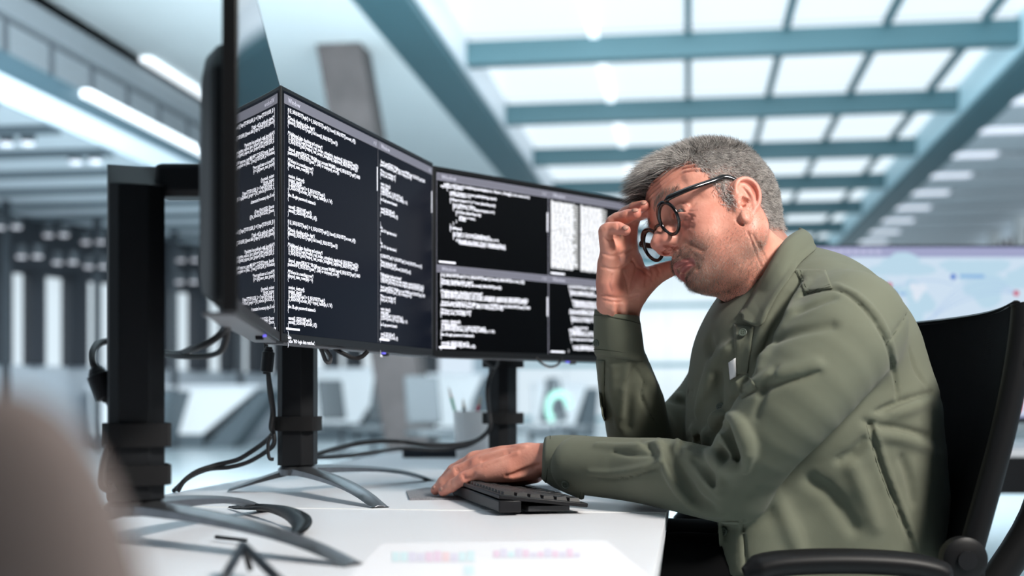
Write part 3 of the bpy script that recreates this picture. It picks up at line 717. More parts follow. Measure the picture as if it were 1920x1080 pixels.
# ================================================================= FAR FURNITURE
M_fw = mat('white_counter', (.90,.93,.95), .5); M_fg = mat('grey_counter_side', (.10,.13,.15), .6)
def counter(px0,px1,yt,yb_,slant,label,dep=1.2):
    d = CAMZ*FPX/(yb_-HORIZON); a = P(px0,0,d); b = P(px1,0,d); h = CAMZ+(HORIZON-yt)/FPX*d
    w_ = (b-a).length; c = (a+b)/2; t = thing('reception_counter',(c.x,c.y,0),label,'counter')
    def q(x,y,z): return tuple(Ry@Vector((x,y,0))+Vector((c.x,c.y,z)))
    s = slant
    MB().hexa([q(-w_/2,0,.25),q(w_/2-s,0,.25),q(w_/2-s,dep,.25),q(-w_/2,dep,.25)],[q(-w_/2,0,h-.06),q(w_/2,0,h-.06),q(w_/2,dep,h-.06),q(-w_/2,dep,h-.06)]).build('front_panel',M_fw,t)
    MB().hexa([q(-w_/2,.05,0),q(w_/2-s,.05,0),q(w_/2-s,dep,0),q(-w_/2,dep,0)],[q(-w_/2,.05,.25),q(w_/2-s,.05,.25),q(w_/2-s,dep,.25),q(-w_/2,dep,.25)]).build('plinth',M_fg,t)
    MB().hexa([q(-w_/2-.05,-.06,h-.06),q(w_/2+.05,-.06,h-.06),q(w_/2+.05,dep,h-.06),q(-w_/2-.05,dep,h-.06)],[q(-w_/2-.05,-.06,h),q(w_/2+.05,-.06,h),q(w_/2+.05,dep,h),q(-w_/2-.05,dep,h)]).build('countertop',M_whitew,t)
    MB().hexa([q(w_/2-s+.02,.02,0),q(w_/2-s+.5,.02,0),q(w_/2-s+.5,dep,0),q(w_/2-s+.02,dep,0)],[q(w_/2+.02,.02,h-.1),q(w_/2+.3,.02,h-.1),q(w_/2+.3,dep,h-.1),q(w_/2+.02,dep,h-.1)]).build('end_panel',M_fg,t)
counter(168,290,722,846,.5,'white counter seen just left of the nearest pole')
counter(318,482,722,840,1.0,'white counter with a slanting end, seen left of the middle pole')
counter(586,735,690,826,.8,'white counter seen just right of the middle pole')
counter(772,905,700,822,.5,'white counter seen above the black box on the desk')
counter(1000,1100,720,818,.3,'white counter seen right of the farthest pole')
counter(1205,1290,750,818,.2,'low white counter seen between the raised sleeve and the chest')
def fchair(px,yb_,label,rz,m=None,green=False):
    d = CAMZ*FPX/(yb_-HORIZON); c = P(px,0,d); t = thing('office_chair',(c.x,c.y,0),label,'chair')
    m = m or mat('grey_chair_fabric',(.10,.115,.125),.8); R2 = Matrix.Rotation(rz,3,'Z')
    def q(x,y,z): return R2@Vector((x,y,0))+Vector((c.x,c.y,z))
    MB().box(q(0,0,.48),(.5,.5,.08),R2).build('seat',m,t,bevel=.03,seg=3)
    MB().box(q(0,.26,.88),(.46,.07,.62),R2@Matrix.Rotation(math.radians(-12),3,'X')).build('backrest',m,t,bevel=.05,seg=3)
    MB().tube([q(0,0,.45),q(0,0,.08)],.03,10).build('gas_column',M_darkm,t,smooth=True)
    for k in range(5):
        a_ = 2*PI*k/5; MB().tube([q(0,0,.09),q(.30*math.cos(a_),.30*math.sin(a_),.05)],[.025,.018],8).build('foot',M_darkm,t,smooth=True)
        MB().ell(q(.30*math.cos(a_),.30*math.sin(a_),.03),(.03,.03,.03)).build('caster',M_darkm,t,smooth=True)
fchair(808,884,'grey office chair far behind the black box on the desk',.6)
fchair(700,866,'grey office chair far behind, just right of the middle pole',-.4)
fchair(640,858,'small grey office chair beside the white counter right of the middle pole',.9)
fchair(995,872,'grey office chair just right of the farthest pole',-1.2)
fchair(1075,866,'dark office chair with a green disc behind it, under the farthest monitor',1.3)
gd = thing('round_sign', P(1045,770,15.0), 'green ring-shaped sign on a slim post, seen under the farthest monitor', 'sign')
c = P(1047,765,15.0)
MB().add([tuple(Ry@Vector((.16*r_*math.cos(2*PI*k/24),0,.22*r_*math.sin(2*PI*k/24)))+c) for r_ in (1,.6) for k in range(17)],[(k,k+1,k+18,k+17) for k in range(16)]).build('ring',mat('green_paint',(.22,.42,.34),.5),gd,solid=.02)
MB().box(c-Vector((0,0,.25+(c.z-.5)/2)),(.03,.03,c.z-.5+.4),Ry).build('post',MATS['grey_chair_fabric'],gd)
gd.location.z = 0
for ch in gd.children:
    ch.location = (0,0,0)
    for v in ch.data.vertices: v.co.z += P(1045,770,15.0).z
# ================================================================= SIGNED-DISTANCE MODELLING
class Field:
    def __init__(s, lo, hi, h):
        s.lo = np.array(lo, float); s.h = h; s.n = np.ceil((np.array(hi)-s.lo)/h).astype(int)+1
        s.D = np.full(s.n, .05, np.float32)
    def _box(s, lo, hi):
        a = np.clip(np.floor((np.array(lo)-s.lo)/s.h).astype(int), 0, s.n); b = np.clip(np.ceil((np.array(hi)-s.lo)/s.h).astype(int)+1, 0, s.n)
        if (b-a).min() <= 0: return None
        ax = [(s.lo[i]+np.arange(a[i],b[i])*s.h).astype(np.float32) for i in range(3)]
        return tuple(slice(a[i],b[i]) for i in range(3)), ax[0][:,None,None], ax[1][None,:,None], ax[2][None,None,:]
    def op(s, d, sl, k, mode):
        A = s.D[sl]
        if mode == 'add':
            if k > 0:
                h = np.clip(k-np.abs(A-d),0,None)/k; s.D[sl] = np.minimum(A,d)-h*h*k*.25
            else: s.D[sl] = np.minimum(A,d)
        else:
            d = -d
            if k > 0:
                h = np.clip(k-np.abs(A-d),0,None)/k; s.D[sl] = np.maximum(A,d)+h*h*k*.25
            else: s.D[sl] = np.maximum(A,d)
    def cone(s, a, b, ra, rb, k=.01, mode='add', depth=None):
        a = np.array(a,float); b = np.array(b,float); m = max(ra,rb)+k+.012
        if mode=='add': m = max(ra,rb)+.05
        q = s._box(np.minimum(a,b)-m, np.maximum(a,b)+m)
        if q is None: return
        sl, X, Y, Z_ = q; ab = (b-a).astype(np.float32); L2 = float(ab@ab)+1e-12
        px, py, pz = X-a[0], Y-a[1], Z_-a[2]
        t = np.clip((px*ab[0]+py*ab[1]+pz*ab[2])/L2, 0, 1)
        dx, dy, dz = px-t*ab[0], py-t*ab[1], pz-t*ab[2]
        d = np.sqrt(dx*dx+dy*dy+dz*dz)-(ra+(rb-ra)*t)
        s.op(d.astype(np.float32), sl, k, mode)
    def chain(s, pts, rs, k=.01, mode='add', sub=0):
        pts = [np.array(p,float) for p in pts]
        if not hasattr(rs,'__len__'): rs = [rs]*len(pts)
        if sub:
            n0 = len(pts); pts2 = crom(pts, sub); rs = np.interp(np.linspace(0,n0-1,len(pts2)), range(n0), rs); pts = pts2
        # a whole chain is one primitive (plain min inside), then blended once
        m = max(rs)+(.05 if mode=='add' else k+.012)
        A = np.array(pts); q = s._box(A.min(0)-m, A.max(0)+m)
        if q is None: return
        sl, X, Y, Z_ = q; best = None
        for i in range(len(pts)-1):
            a, b = pts[i], pts[i+1]; ab = b-a; L2 = float(ab@ab)+1e-12
            px, py, pz = X-np.float32(a[0]), Y-np.float32(a[1]), Z_-np.float32(a[2])
            t = np.clip((px*np.float32(ab[0])+py*np.float32(ab[1])+pz*np.float32(ab[2]))/np.float32(L2),0,1)
            dx, dy, dz = px-t*np.float32(ab[0]), py-t*np.float32(ab[1]), pz-t*np.float32(ab[2])
            d = np.sqrt(dx*dx+dy*dy+dz*dz)-(np.float32(rs[i])+np.float32(rs[i+1]-rs[i])*t)
            best = d if best is None else np.minimum(best,d)
        s.op(best.astype(np.float32), sl, k, mode)
    def ell(s, c, r, k=.01, mode='add', R=None):
        c = np.array(c,float); r = np.array(r,float); m = r.max()+(.05 if mode=='add' else k+.012)
        q = s._box(c-m, c+m)
        if q is None: return
        sl, X, Y, Z_ = q; px, py, pz = np.broadcast_arrays(X-np.float32(c[0]), Y-np.float32(c[1]), Z_-np.float32(c[2]))
        if R is not None:
            R = np.array(R, np.float32); px, py, pz = (R[0,0]*px+R[1,0]*py+R[2,0]*pz, R[0,1]*px+R[1,1]*py+R[2,1]*pz, R[0,2]*px+R[1,2]*py+R[2,2]*pz)
        r = r.astype(np.float32)
        k0 = np.sqrt((px/r[0])**2+(py/r[1])**2+(pz/r[2])**2); k1 = np.sqrt((px/r[0]**2)**2+(py/r[1]**2)**2+(pz/r[2]**2)**2)+1e-9
        s.op((k0*(k0-1)/k1).astype(np.float32), sl, k, mode)
    def sample(s, p):
        q = (np.asarray(p)-s.lo)/s.h; q = np.clip(q, 0, s.n-1.001); i = q.astype(int); f = q-i
        D = s.D; v = 0
        for a in (0,1):
            for b in (0,1):
                for c in (0,1):
                    w_ = (f[...,0] if a else 1-f[...,0])*(f[...,1] if b else 1-f[...,1])*(f[...,2] if c else 1-f[...,2])
                    v = v+w_*D[i[...,0]+a,i[...,1]+b,i[...,2]+c]
        return v
    def grad(s, p):
        e = s.h; p = np.asarray(p, float)
        g = np.array([s.sample(p+np.eye(3)[i]*e)-s.sample(p-np.eye(3)[i]*e) for i in range(3)]); return g/(np.linalg.norm(g)+1e-9)
    def ray(s, o, d, t0, t1):
        t = np.arange(t0, t1, s.h*.5); pts = np.asarray(o)[None]+np.asarray(d)[None]*t[:,None]
        inside = np.all((pts > s.lo)&(pts < s.lo+(s.n-1)*s.h), axis=1)
        v = np.where(inside, s.sample(pts), 1); k = np.where(v < 0)[0]
        return None if len(k)==0 else pts[k[0]]
    def mesh(s):
        D = s.D; ins = D < 0; n = s.n
        c8 = [(a,b,c) for a in (0,1) for b in (0,1) for c in (0,1)]
        cnt = sum(ins[a:n[0]-1+a, b:n[1]-1+b, c:n[2]-1+c].astype(np.int8) for a,b,c in c8)
        act = np.argwhere((cnt>0)&(cnt<8)); idx = np.full(n-1, -1, np.int64); idx[tuple(act.T)] = np.arange(len(act))
        val = {c: D[act[:,0]+c[0], act[:,1]+c[1], act[:,2]+c[2]].astype(float) for c in c8}
        acc = np.zeros((len(act),3)); num = np.zeros(len(act))
        for a in c8:
            for ax in range(3):
                if a[ax] == 0:
                    b = list(a); b[ax] = 1; b = tuple(b); va, vb = val[a], val[b]; m = (va<0)!=(vb<0)
                    t = np.where(m, va/np.where(m, va-vb, 1), 0); p = np.tile(np.array(a,float),(len(act),1)); p[:,ax] += t
                    acc += p*m[:,None]; num += m
        V = s.lo+(act+acc/num[:,None])*s.h; F = []
        for ax in range(3):
            o1, o2 = [(1,2),(2,0),(0,1)][ax]
            sl0 = [slice(1,n[i]-1) for i in range(3)]; sl0[ax] = slice(0,n[ax]-1); sl1 = list(sl0); sl1[ax] = slice(1,n[ax])
            A = ins[tuple(sl0)]; B = ins[tuple(sl1)]; e = np.argwhere(A!=B)
            off = np.array([1,1,1]); off[ax] = 0; e = e+off; sg = ins[tuple(e.T)]
            d1 = np.zeros(3,int); d1[o1] = 1; d2 = np.zeros(3,int); d2[o2] = 1
            q = np.stack([idx[tuple((e-d1-d2).T)], idx[tuple((e-d2).T)], idx[tuple(e.T)], idx[tuple((e-d1).T)]],1)
            q[~sg] = q[~sg][:,::-1]; F.append(q)
        F = np.concatenate(F); F = F[(F>=0).all(1)]
        return V, F
def npmesh(name, V, F, m, parent=None, attrs=None, smooth=True):
    me = bpy.data.meshes.new(name); V = np.asarray(V, np.float32)
    if parent is not None: V = V-np.array(rootloc(parent), np.float32)
    nf = len(F); k = F.shape[1]
    me.vertices.add(len(V)); me.vertices.foreach_set('co', V.ravel()); me.loops.add(nf*k); me.loops.foreach_set('vertex_index', F.ravel().astype(np.int32))
    me.polygons.add(nf); me.polygons.foreach_set('loop_start', np.arange(0,nf*k,k,dtype=np.int32))
    try: me.polygons.foreach_set('loop_total', np.full(nf,k,np.int32))
    except Exception: pass
    me.update(calc_edges=True); me.validate()
    if smooth: me.polygons.foreach_set('use_smooth', np.ones(len(me.polygons),bool))
    for an, av in (attrs or {}).items():
        at = me.attributes.new(an,'FLOAT','POINT'); at.data.foreach_set('value', np.asarray(av,np.float32))
    me.materials.append(m)
    o = bpy.data.objects.new(name, me); COL.objects.link(o)
    if parent is not None: o.parent = parent
    return o
def relax(V, F, it=1, lam=.5):
    for _ in range(it):
        A = np.zeros_like(V); c = np.zeros(len(V)); k = F.shape[1]
        for i in range(k):
            a, b = F[:,i], F[:,(i+1)%k]; np.add.at(A,a,V[b]); np.add.at(c,a,1); np.add.at(A,b,V[a]); np.add.at(c,b,1)
        V = V+lam*(A/np.maximum(c,1)[:,None]-V)
    return V
def strands(roots, dirs, lens, rad, bend, name, m, parent, seg=3, attrs=None):
    """many thin tapering three-sided hairs in one mesh. bend: extra direction added along the strand"""
    n = len(roots); d = dirs/np.linalg.norm(dirs,axis=1)[:,None]
    ref = np.where(np.abs(d[:,2:3])<.8, np.array([[0,0,1.]]), np.array([[1.,0,0]]))
    a = np.cross(d, ref); a /= np.linalg.norm(a,axis=1)[:,None]; b = np.cross(d,a)
    Vs = []
    for s_ in range(seg+1):
        t = s_/seg; c = roots+d*(lens*t)[:,None]+bend*((lens*t*t)[:,None]); r = (rad*(1-.85*t**1.5))[:,None] if hasattr(rad,'__len__') else rad*(1-.85*t**1.5)
        for k in range(3):
            th = 2*PI*k/3; Vs.append(c+(a*math.cos(th)+b*math.sin(th))*r)
    V = np.stack(Vs,1).reshape(-1,3); F = []
    base = np.arange(n)[:,None]*(3*(seg+1))
    for s_ in range(seg):
        for k in range(3): F.append(base+np.array([[s_*3+k, s_*3+(k+1)%3, (s_+1)*3+(k+1)%3, (s_+1)*3+k]]))
    F = np.concatenate(F)
    at = None
    if attrs is not None: at = {k_: np.repeat(v_, 3*(seg+1)) for k_, v_ in attrs.items()}
    return npmesh(name, V, F, m, parent, at)
# ================================================================= PERSON: materials
def skin_material():
    m = bpy.data.materials.new('skin'); m.use_nodes = True; nt = m.node_tree; b = nt.nodes['Principled BSDF']; N = nt.nodes.new; K = nt.links.new
    tc = N('ShaderNodeTexCoord')
    n1 = N('ShaderNodeTexNoise'); n1.inputs['Scale'].default_value = 26; n1.inputs['Detail'].default_value = 4; K(tc.outputs['Object'], n1.inputs['Vector'])
    r1 = N('ShaderNodeValToRGB'); r1.color_ramp.elements[0].color = (.67,.275,.200,1); r1.color_ramp.elements[1].color = (.82,.395,.300,1); r1.color_ramp.elements[0].position=.35; r1.color_ramp.elements[1].position=.68
    K(n1.outputs['Fac'], r1.inputs['Fac'])
    a1 = N('ShaderNodeAttribute'); a1.attribute_name = 'flush'; mx = N('ShaderNodeMix'); mx.data_type = 'RGBA'; mx.inputs['B'].default_value = (.62,.19,.15,1)
    K(a1.outputs['Fac'], mx.inputs['Factor']); K(r1.outputs['Color'], mx.inputs['A'])
    a2 = N('ShaderNodeAttribute'); a2.attribute_name = 'beard'; n2 = N('ShaderNodeTexNoise'); n2.inputs['Scale'].default_value = 420; n2.inputs['Detail'].default_value = 3; K(tc.outputs['Object'], n2.inputs['Vector'])
    mu = N('ShaderNodeMath'); mu.operation = 'MULTIPLY'; K(a2.outputs['Fac'], mu.inputs[0]); K(n2.outputs['Fac'], mu.inputs[1])
    mx2 = N('ShaderNodeMix'); mx2.data_type = 'RGBA'; mx2.inputs['B'].default_value = (.10,.07,.055,1); K(mu.outputs[0], mx2.inputs['Factor']); K(mx.outputs['Result'], mx2.inputs['A'])
    a3 = N('ShaderNodeAttribute'); a3.attribute_name = 'lip'; mx3 = N('ShaderNodeMix'); mx3.data_type = 'RGBA'; mx3.inputs['B'].default_value = (.36,.115,.105,1); K(a3.outputs['Fac'], mx3.inputs['Factor']); K(mx2.outputs['Result'], mx3.inputs['A'])
    a4 = N('ShaderNodeAttribute'); a4.attribute_name = 'hairm'; mx4 = N('ShaderNodeMix'); mx4.data_type = 'RGBA'; mx4.inputs['B'].default_value = (.17,.13,.115,1); K(a4.outputs['Fac'], mx4.inputs['Factor']); K(mx3.outputs['Result'], mx4.inputs['A'])
    K(mx4.outputs['Result'], b.inputs['Base Color'])
    b.inputs['Roughness'].default_value = .46; b.inputs['Specular IOR Level'].default_value = .45
    b.inputs['Subsurface Weight'].default_value = .12; b.inputs['Subsurface Radius'].default_value = (1,.3,.15); b.inputs['Subsurface Scale'].default_value = .006
    n3 = N('ShaderNodeTexNoise'); n3.inputs['Scale'].default_value = 260; n3.inputs['Detail'].default_value = 4; K(tc.outputs['Object'], n3.inputs['Vector'])
    bp = N('ShaderNodeBump'); bp.inputs['Strength'].default_value = .35; bp.inputs['Distance'].default_value = .0012; K(n3.outputs['Fac'], bp.inputs['Height']); K(bp.outputs['Normal'], b.inputs['Normal'])
    return m
M_skin = skin_material()
def hair_material(name, c0, c1):
    m = bpy.data.materials.new(name); m.use_nodes = True; nt = m.node_tree; b = nt.nodes['Principled BSDF']
    a = nt.nodes.new('ShaderNodeAttribute'); a.attribute_name = 'shade'; r = nt.nodes.new('ShaderNodeValToRGB')
    r.color_ramp.elements[0].color = c0+(1,); r.color_ramp.elements[1].color = c1+(1,)
    nt.links.new(a.outputs['Fac'], r.inputs['Fac']); nt.links.new(r.outputs['Color'], b.inputs['Base Color']); b.inputs['Roughness'].default_value = .42
    return m
M_hair = hair_material('salt_and_pepper_hair', (.030,.024,.022), (.78,.73,.70))
M_stub = hair_material('stubble_hair', (.050,.032,.024), (.66,.56,.49))
M_shirt = mat('olive_green_cotton', (.142,.152,.112), .85, spec=.2, sheen=.1, noise=(9,(.156,.166,.124),3), bump=(1300,.25,'n'))
M_seam  = mat('olive_dark_seam', (.035,.043,.028), .9)
M_button= mat('olive_button', (.085,.105,.085), .35)
M_trous = mat('black_trousers', (.004,.004,.0045), .95, spec=.1)
def poly_in(x,y,poly):
    r = np.zeros(len(x),bool); n = len(poly)
    for i in range(n):
        x1,y1 = poly[i]; x2,y2 = poly[(i+1)%n]; c = ((y1>y)!=(y2>y))&(x < (x2-x1)*(y-y1)/(y2-y1+1e-12)+x1); r ^= c
    return r
side = [(.30,.30),(.30,.086),(.094,.086),(.082,.083),(.066,.078),(.056,.066),(.052,.050),(.046,.038),(.042,.020),(.038,.002),(.035,-.022),(.026,-.022),(.025,.010),(.018,.022),(.002,.028),(-.012,.022),(-.018,.0),(-.020,-.035),(-.030,-.062),(-.055,-.075),(-.11,-.078),(-.30,-.085),(-.30,.30)]
# ---------------- head frame (F forward, L to his left, U up) -> view frame
HF = np.array([[-.953,.255*-1*0-.162*0,0]]) if False else None
f_ = np.array([-.953,-.255,-.162]); l_ = np.array([.136,-.842,.523]); u_ = np.array([-.27,.476,.837])   # (right, depth, up)
f_ /= np.linalg.norm(f_); l_ -= f_*(l_@f_); l_ /= np.linalg.norm(l_); u2 = np.cross(f_,l_); u_ = u2 if u2@u_ > 0 else -u2
HR = np.stack([f_,l_,u_],1)                # columns
HO = L(1372,425,1.80); HS = 1.02
def h2c(V): return (np.asarray(V)*HS) @ HR.T + HO
def c2h(V): return ((np.asarray(V)-HO) @ HR)/HS
def HPX(px, py, d): return c2h(L(px,py,d))
H = Field((-.155,-.105,-.215),(.150,.105,.165),.00125)
S2 = lambda f: [f(1), f(-1)]
# skull
H.ell((.004,0,.052),(.086,.074,.079),.0)
H.ell((.040,0,.052),(.063,.064,.064),.03)
H.ell((.072,0,.048),(.032,.048,.040),.02)
H.ell((.035,0,-.025),(.058,.056,.075),.03)
H.ell((.018,0,-.034),(.056,.052,.048),.03)
for s in (1,-1):
    H.ell((.052,.040*s,-.016),(.034,.024,.024),.018)          # cheekbone
    H.ell((.060,.030*s,-.040),(.028,.024,.026),.015)
    H.chain([(.010,.060*s,.0),(.006,.057*s,-.030),(.012,.052*s,-.054),(.034,.042*s,-.061),(.060,.024*s,-.068),(.074,.010*s,-.072)],[.016,.017,.018,.018,.017,.016],.018,sub=3)
    H.ell((.010,.050*s,-.035),(.030,.020,.034),.02)           # masseter
    H.ell((.020,.060*s,.045),(.045,.012,.035),.02)            # temple
    H.chain([(.099,.008*s,.031),(.097,.024*s,.038),(.085,.043*s,.036),(.070,.055*s,.028)],[.008,.009,.008,.007],.010,sub=3)  # brow ridge
H.ell((.081,0,-.074),(.014,.021,.014),.014)
H.ell((.081,0,-.047),(.022,.030,.026),.016)
# eye sockets
for s in (1,-1):
    H.ell((.099,.033*s,.010),(.013,.017,.012),.012,'sub')
    H.ell((.106,.020*s,.010),(.012,.008,.012),.010,'sub')
# nose
H.chain([(.096,0,.032),(.101,0,.022),(.108,0,.008),(.1155,0,-.004),(.1195,0,-.011)],[.0085,.0075,.0080,.0092,.0102],.010,sub=3)
H.ell((.1085,0,-.012),(.0135,.0105,.0095),.008)
for s in (1,-1):
    H.ell((.1060,.0125*s,-.0160),(.0120,.0072,.0085),.009)
    H.ell((.099,.014*s,-.006),(.012,.007,.014),.008)
for s in (1,-1):
    H.ell((.1105,.0072*s,-.0255),(.0075,.0038,.0050),.0025,'sub')
H.chain([(.1155,0,-.0205),(.106,0,-.0275)],[.0035,.004],.004)
# mouth (pushed out, corners pulled down)
H.ell((.095,0,-.048),(.012,.019,.014),.012)
H.chain([(.108,0,-.031),(.110,0,-.038)],[.0016,.002],.003,'sub')
for s in (1,-1):
    H.chain([(.1000,.0235*s,-.012),(.096,.031*s,-.028),(.088,.037*s,-.048),(.081,.040*s,-.060)],[.0012,.0018,.0018,.0012],.007,'sub',sub=3)     # nasolabial
    H.chain([(.090,.030*s,-.062),(.084,.031*s,-.070)],[.002,.0015],.006,'sub')
    if s < 0: H.chain([(.098,.017*s,-.001),(.094,.030*s,-.006),(.083,.045*s,-.004)],[.0010,.0012,.001],.005,'sub',sub=3)       # eye bag line
    H.chain([(.098,.018*s,-.006),(.092,.034*s,-.014),(.080,.048*s,-.012)],[.0012,.0016,.001],.008,'sub',sub=3)
    # lids
    H.ell((.0800,.0350*s,.0080),(.0139,.0146,.0134),.003)
    H.chain([(.0925,.0200*s,.0140),(.0940,.0280*s,.0175),(.0905,.0400*s,.0170),(.0800,.0510*s,.0105)],[.0016,.0020,.0020,.0012],.004,sub=3)
    if s < 0: H.ell((.0915,.0375*s,.0075),(.0080,.0118,.0026),.0008,'sub')
LOG=[]
def hline(pts, r, k, mode='sub', sub=3, off=0.0):
    out = []
    for (x,y) in crom([(a,b) for a,b in pts], sub):
        a = c2h(L(x,y,1.55)); b = c2h(L(x,y,2.3)); q = H.ray(a, b-a, 0, 1)
        if q is not None: out.append(q+(a-b)/np.linalg.norm(a-b)*off)
    n = len(out); LOG.append((pts[0],n,[round(float(x),4) for x in (out[n//2] if n else [0,0,0])]))
    if n > 1:
        rs = [r*(.35+.65*math.sin(PI*i/(n-1))) for i in range(n)]; H.chain(out, rs, k, mode)
# forehead creases
for U0, dip, R0 in ((.0585,.010,.0007),(.0655,.009,.0009),(.0725,.008,.0009),(.079,.007,.0007)):
    pts = []
    for t in np.linspace(-1,1,13):
        ang = t*math.radians(62); o = np.array([0.0,0,U0-dip*(t*t)*1.2+.0035*math.cos(3*PI*abs(t))])
        d = np.array([math.cos(ang),math.sin(ang),0]); rr = .16
        while rr > .03 and H.sample(o+d*rr) > 0: rr -= .0007
        pts.append(o+d*(rr+.0004))
    H.chain(pts,[R0]*13,.0035,'sub')
    H.chain([p+np.array([-.0005,0,.0036]) for p in pts],[.0010]*13,.004)
# ears
for s in (1,-1):
    eo = np.array([.020,.0735*s,-.012]); ef = np.array([.93,.22*s,.28]); ef/=np.linalg.norm(ef); eu = np.array([-.26,.10*s,.96]); eu -= ef*(eu@ef); eu/=np.linalg.norm(eu)
    en = np.cross(ef,eu); en = en if en[1]*s>0 else -en
    E_ = lambda a,b,c=0: eo+ef*a+eu*b+en*c
    Rm = np.stack([ef,eu,en],1)
    H.ell(E_(-.010,.004,.000),(.0180,.032,.0085),.004,R=Rm)
    hel = [E_(.0035,.010,.003),E_(.004,.022,.006),E_(-.003,.0315,.009),E_(-.014,.033,.011),E_(-.0245,.025,.012),E_(-.0285,.010,.012),E_(-.0265,-.006,.010),E_(-.020,-.018,.007)]
    H.chain(hel,[.0030,.0034,.0036,.0036,.0036,.0034,.0032,.003],.003,sub=4)
    H.chain([h_-en*.0062 for h_ in hel],[.0050,.0054,.0058,.0060,.0060,.0058,.0054,.0046],.003,sub=3)
    H.ell(E_(-.0100,-.0275,.0065),(.0092,.0105,.0046),.003,R=Rm)     # lobe
    H.chain([E_(.002,-.030,.000),E_(-.008,-.039,.000),E_(-.018,-.032,.000)],.0022,.003,'sub',sub=3)
    H.ell(E_(-.013,.014,.0110),(.0105,.0140,.0048),.0020,'sub',R=Rm)
    H.chain([E_(-.003,.0265,.0085),E_(-.012,.0275,.010),E_(-.0215,.021,.011),E_(-.0245,.009,.011),E_(-.0225,-.006,.009)],.0020,.0015,'sub',sub=3)   # scapha
    H.chain([E_(-.0215,-.012,.008),E_(-.0205,.002,.009),E_(-.016,.013,.0085),E_(-.009,.020,.008)],[.0032,.0030,.0028,.0022],.003,sub=4)  # antihelix
    H.chain([E_(.001,.0045,.005),E_(-.009,.0055,.003)],[.0022,.0016],.002)   # helix root
    H.ell(E_(.0015,-.0055,.005),(.0042,.0062,.0036),.003,R=Rm)             # tragus
    H.ell(E_(-.013,-.0135,.006),(.0045,.0038,.003),.003,R=Rm)
    H.ell(E_(-.0090,.0000,.0100),(.0062,.0062,.0110),.0012,'sub',R=Rm)
    H.ell(E_(-.0060,-.0075,.0100),(.0035,.0062,.0110),.0012,'sub',R=Rm)
def hpts(pts, sub=5, off=0.0):
    out = []
    for (x,y) in crom([(a,b) for a,b in pts], sub):
        a = c2h(L(x,y,1.55)); b = c2h(L(x,y,2.3)); q = H.ray(a, b-a, 0, 1)
        if q is not None: out.append(q+(a-b)/np.linalg.norm(a-b)*off)
    return out
def both(pts):
    pts = [q for q in pts if q[1] > .0018]; return [q*np.array([1,-1,1]) for q in pts[::-1]]+pts
UL = both(hpts([(1260,504),(1265,499.5),(1273,495.5),(1284,491),(1296,489.5)], off=-.0020))
LL = both(hpts([(1269,519),(1275,512.5),(1283,505),(1291,498),(1298,494)], off=-.0022))
CR = both(hpts([(1263,514),(1266,511.5),(1271,506),(1278,500),(1287,495.5),(1296,492),(1303,492)]))
tp_ = lambda n_, a_, b_: [b_+(a_-b_)*math.sin(PI*i/(n_-1))**.6 for i in range(n_)]
H.chain(UL, tp_(len(UL),.0040,.0018), .003); H.chain(LL, tp_(len(LL),.0042,.0018), .003)
CR = [c+np.array([.0030,0,0])*(1-min(1,abs(c[1])/.02)) for c in CR]
H.chain(CR, tp_(len(CR),.0019,.0012), .0010, 'sub')
H.chain(both(hpts([(1274,528),(1281,520),(1290,510),(1299,501)])), .0034, .005, 'sub')
hline([(1266,397),(1271,394.5),(1277,394),(1284,397)], .0032, .0008, sub=5, off=-.0004)
hline([(1265,391),(1271,388.5),(1278,388.5),(1286,392)], .0010, .0016, sub=4)
hline([(1266,402),(1273,402.5),(1280,401),(1286,398.5)], .0010, .002, 'add', sub=4)
hline([(1243,475),(1249,471.5),(1255,469.5),(1261,470.5)], .0034, .0012, sub=5, off=-.0022)
hline([(1303,489),(1309,496),(1310,506)], .0022, .006)
for q_ in ((1249.5,473.5,.0040,.0026),(1256,471.5,.0036,.0022)):
    a = c2h(L(q_[0],q_[1],1.55)); b = c2h(L(q_[0],q_[1],2.3)); q = H.ray(a,b-a,0,1)
    if q is not None: H.ell(q,(q_[2]*1.2,q_[2],q_[3]*1.1),.0018,'sub')
hline([(1268,462),(1273,467),(1272,476),(1268,480)], .0016, .004)
hline([(1276,478),(1288,484),(1300,492),(1308,500)], .0014, .006)
for c_ in ([(1289,392),(1297,388),(1304,382)],[(1290,396),(1299,396),(1306,394)],[(1290,401),(1296,404),(1303,406)]): hline(c_, .0006, .0018)
hline([(1279,407),(1288,411),(1299,412)], .0008, .002); hline([(1272,412),(1282,421),(1297,424)], .0008, .007)
hline([(1262,383),(1272,378),(1284,382)], .0012, .003)
# neck, running down to the collar (view-frame targets)
nk = [HPX(1384,420,1.82), HPX(1404,466,1.82), HPX(1434,508,1.81), HPX(1455,545,1.80)]
H.chain(nk,[.050,.054,.055,.046],.03,sub=3)
H.chain([HPX(1362,496,1.81),HPX(1392,528,1.80),HPX(1425,556,1.79)],[.028,.032,.036],.025,sub=3)
H.chain([HPX(1402,425,1.745),HPX(1402,470,1.745),HPX(1400,520,1.75),HPX(1402,560,1.76)],[.009,.010,.009,.008],.014,sub=3)   # sternomastoid
for a in ((1402,435,1428,500),(1412,440,1440,505),(1423,455,1443,500)):
    p = []
    for t in np.linspace(0,1,5):
        q = H.ray(c2h(L(a[0]+(a[2]-a[0])*t,a[1]+(a[3]-a[1])*t,1.60)), c2h(L(a[0]+(a[2]-a[0])*t,a[1]+(a[3]-a[1])*t,2.60))-c2h(L(a[0]+(a[2]-a[0])*t,a[1]+(a[3]-a[1])*t,1.60)),0,1)
        if q is not None: p.append(q)
    if len(p)>1: H.chain(p,.0008,.003,'sub')
V,F = H.mesh(); Vh = V.copy()
keep = None
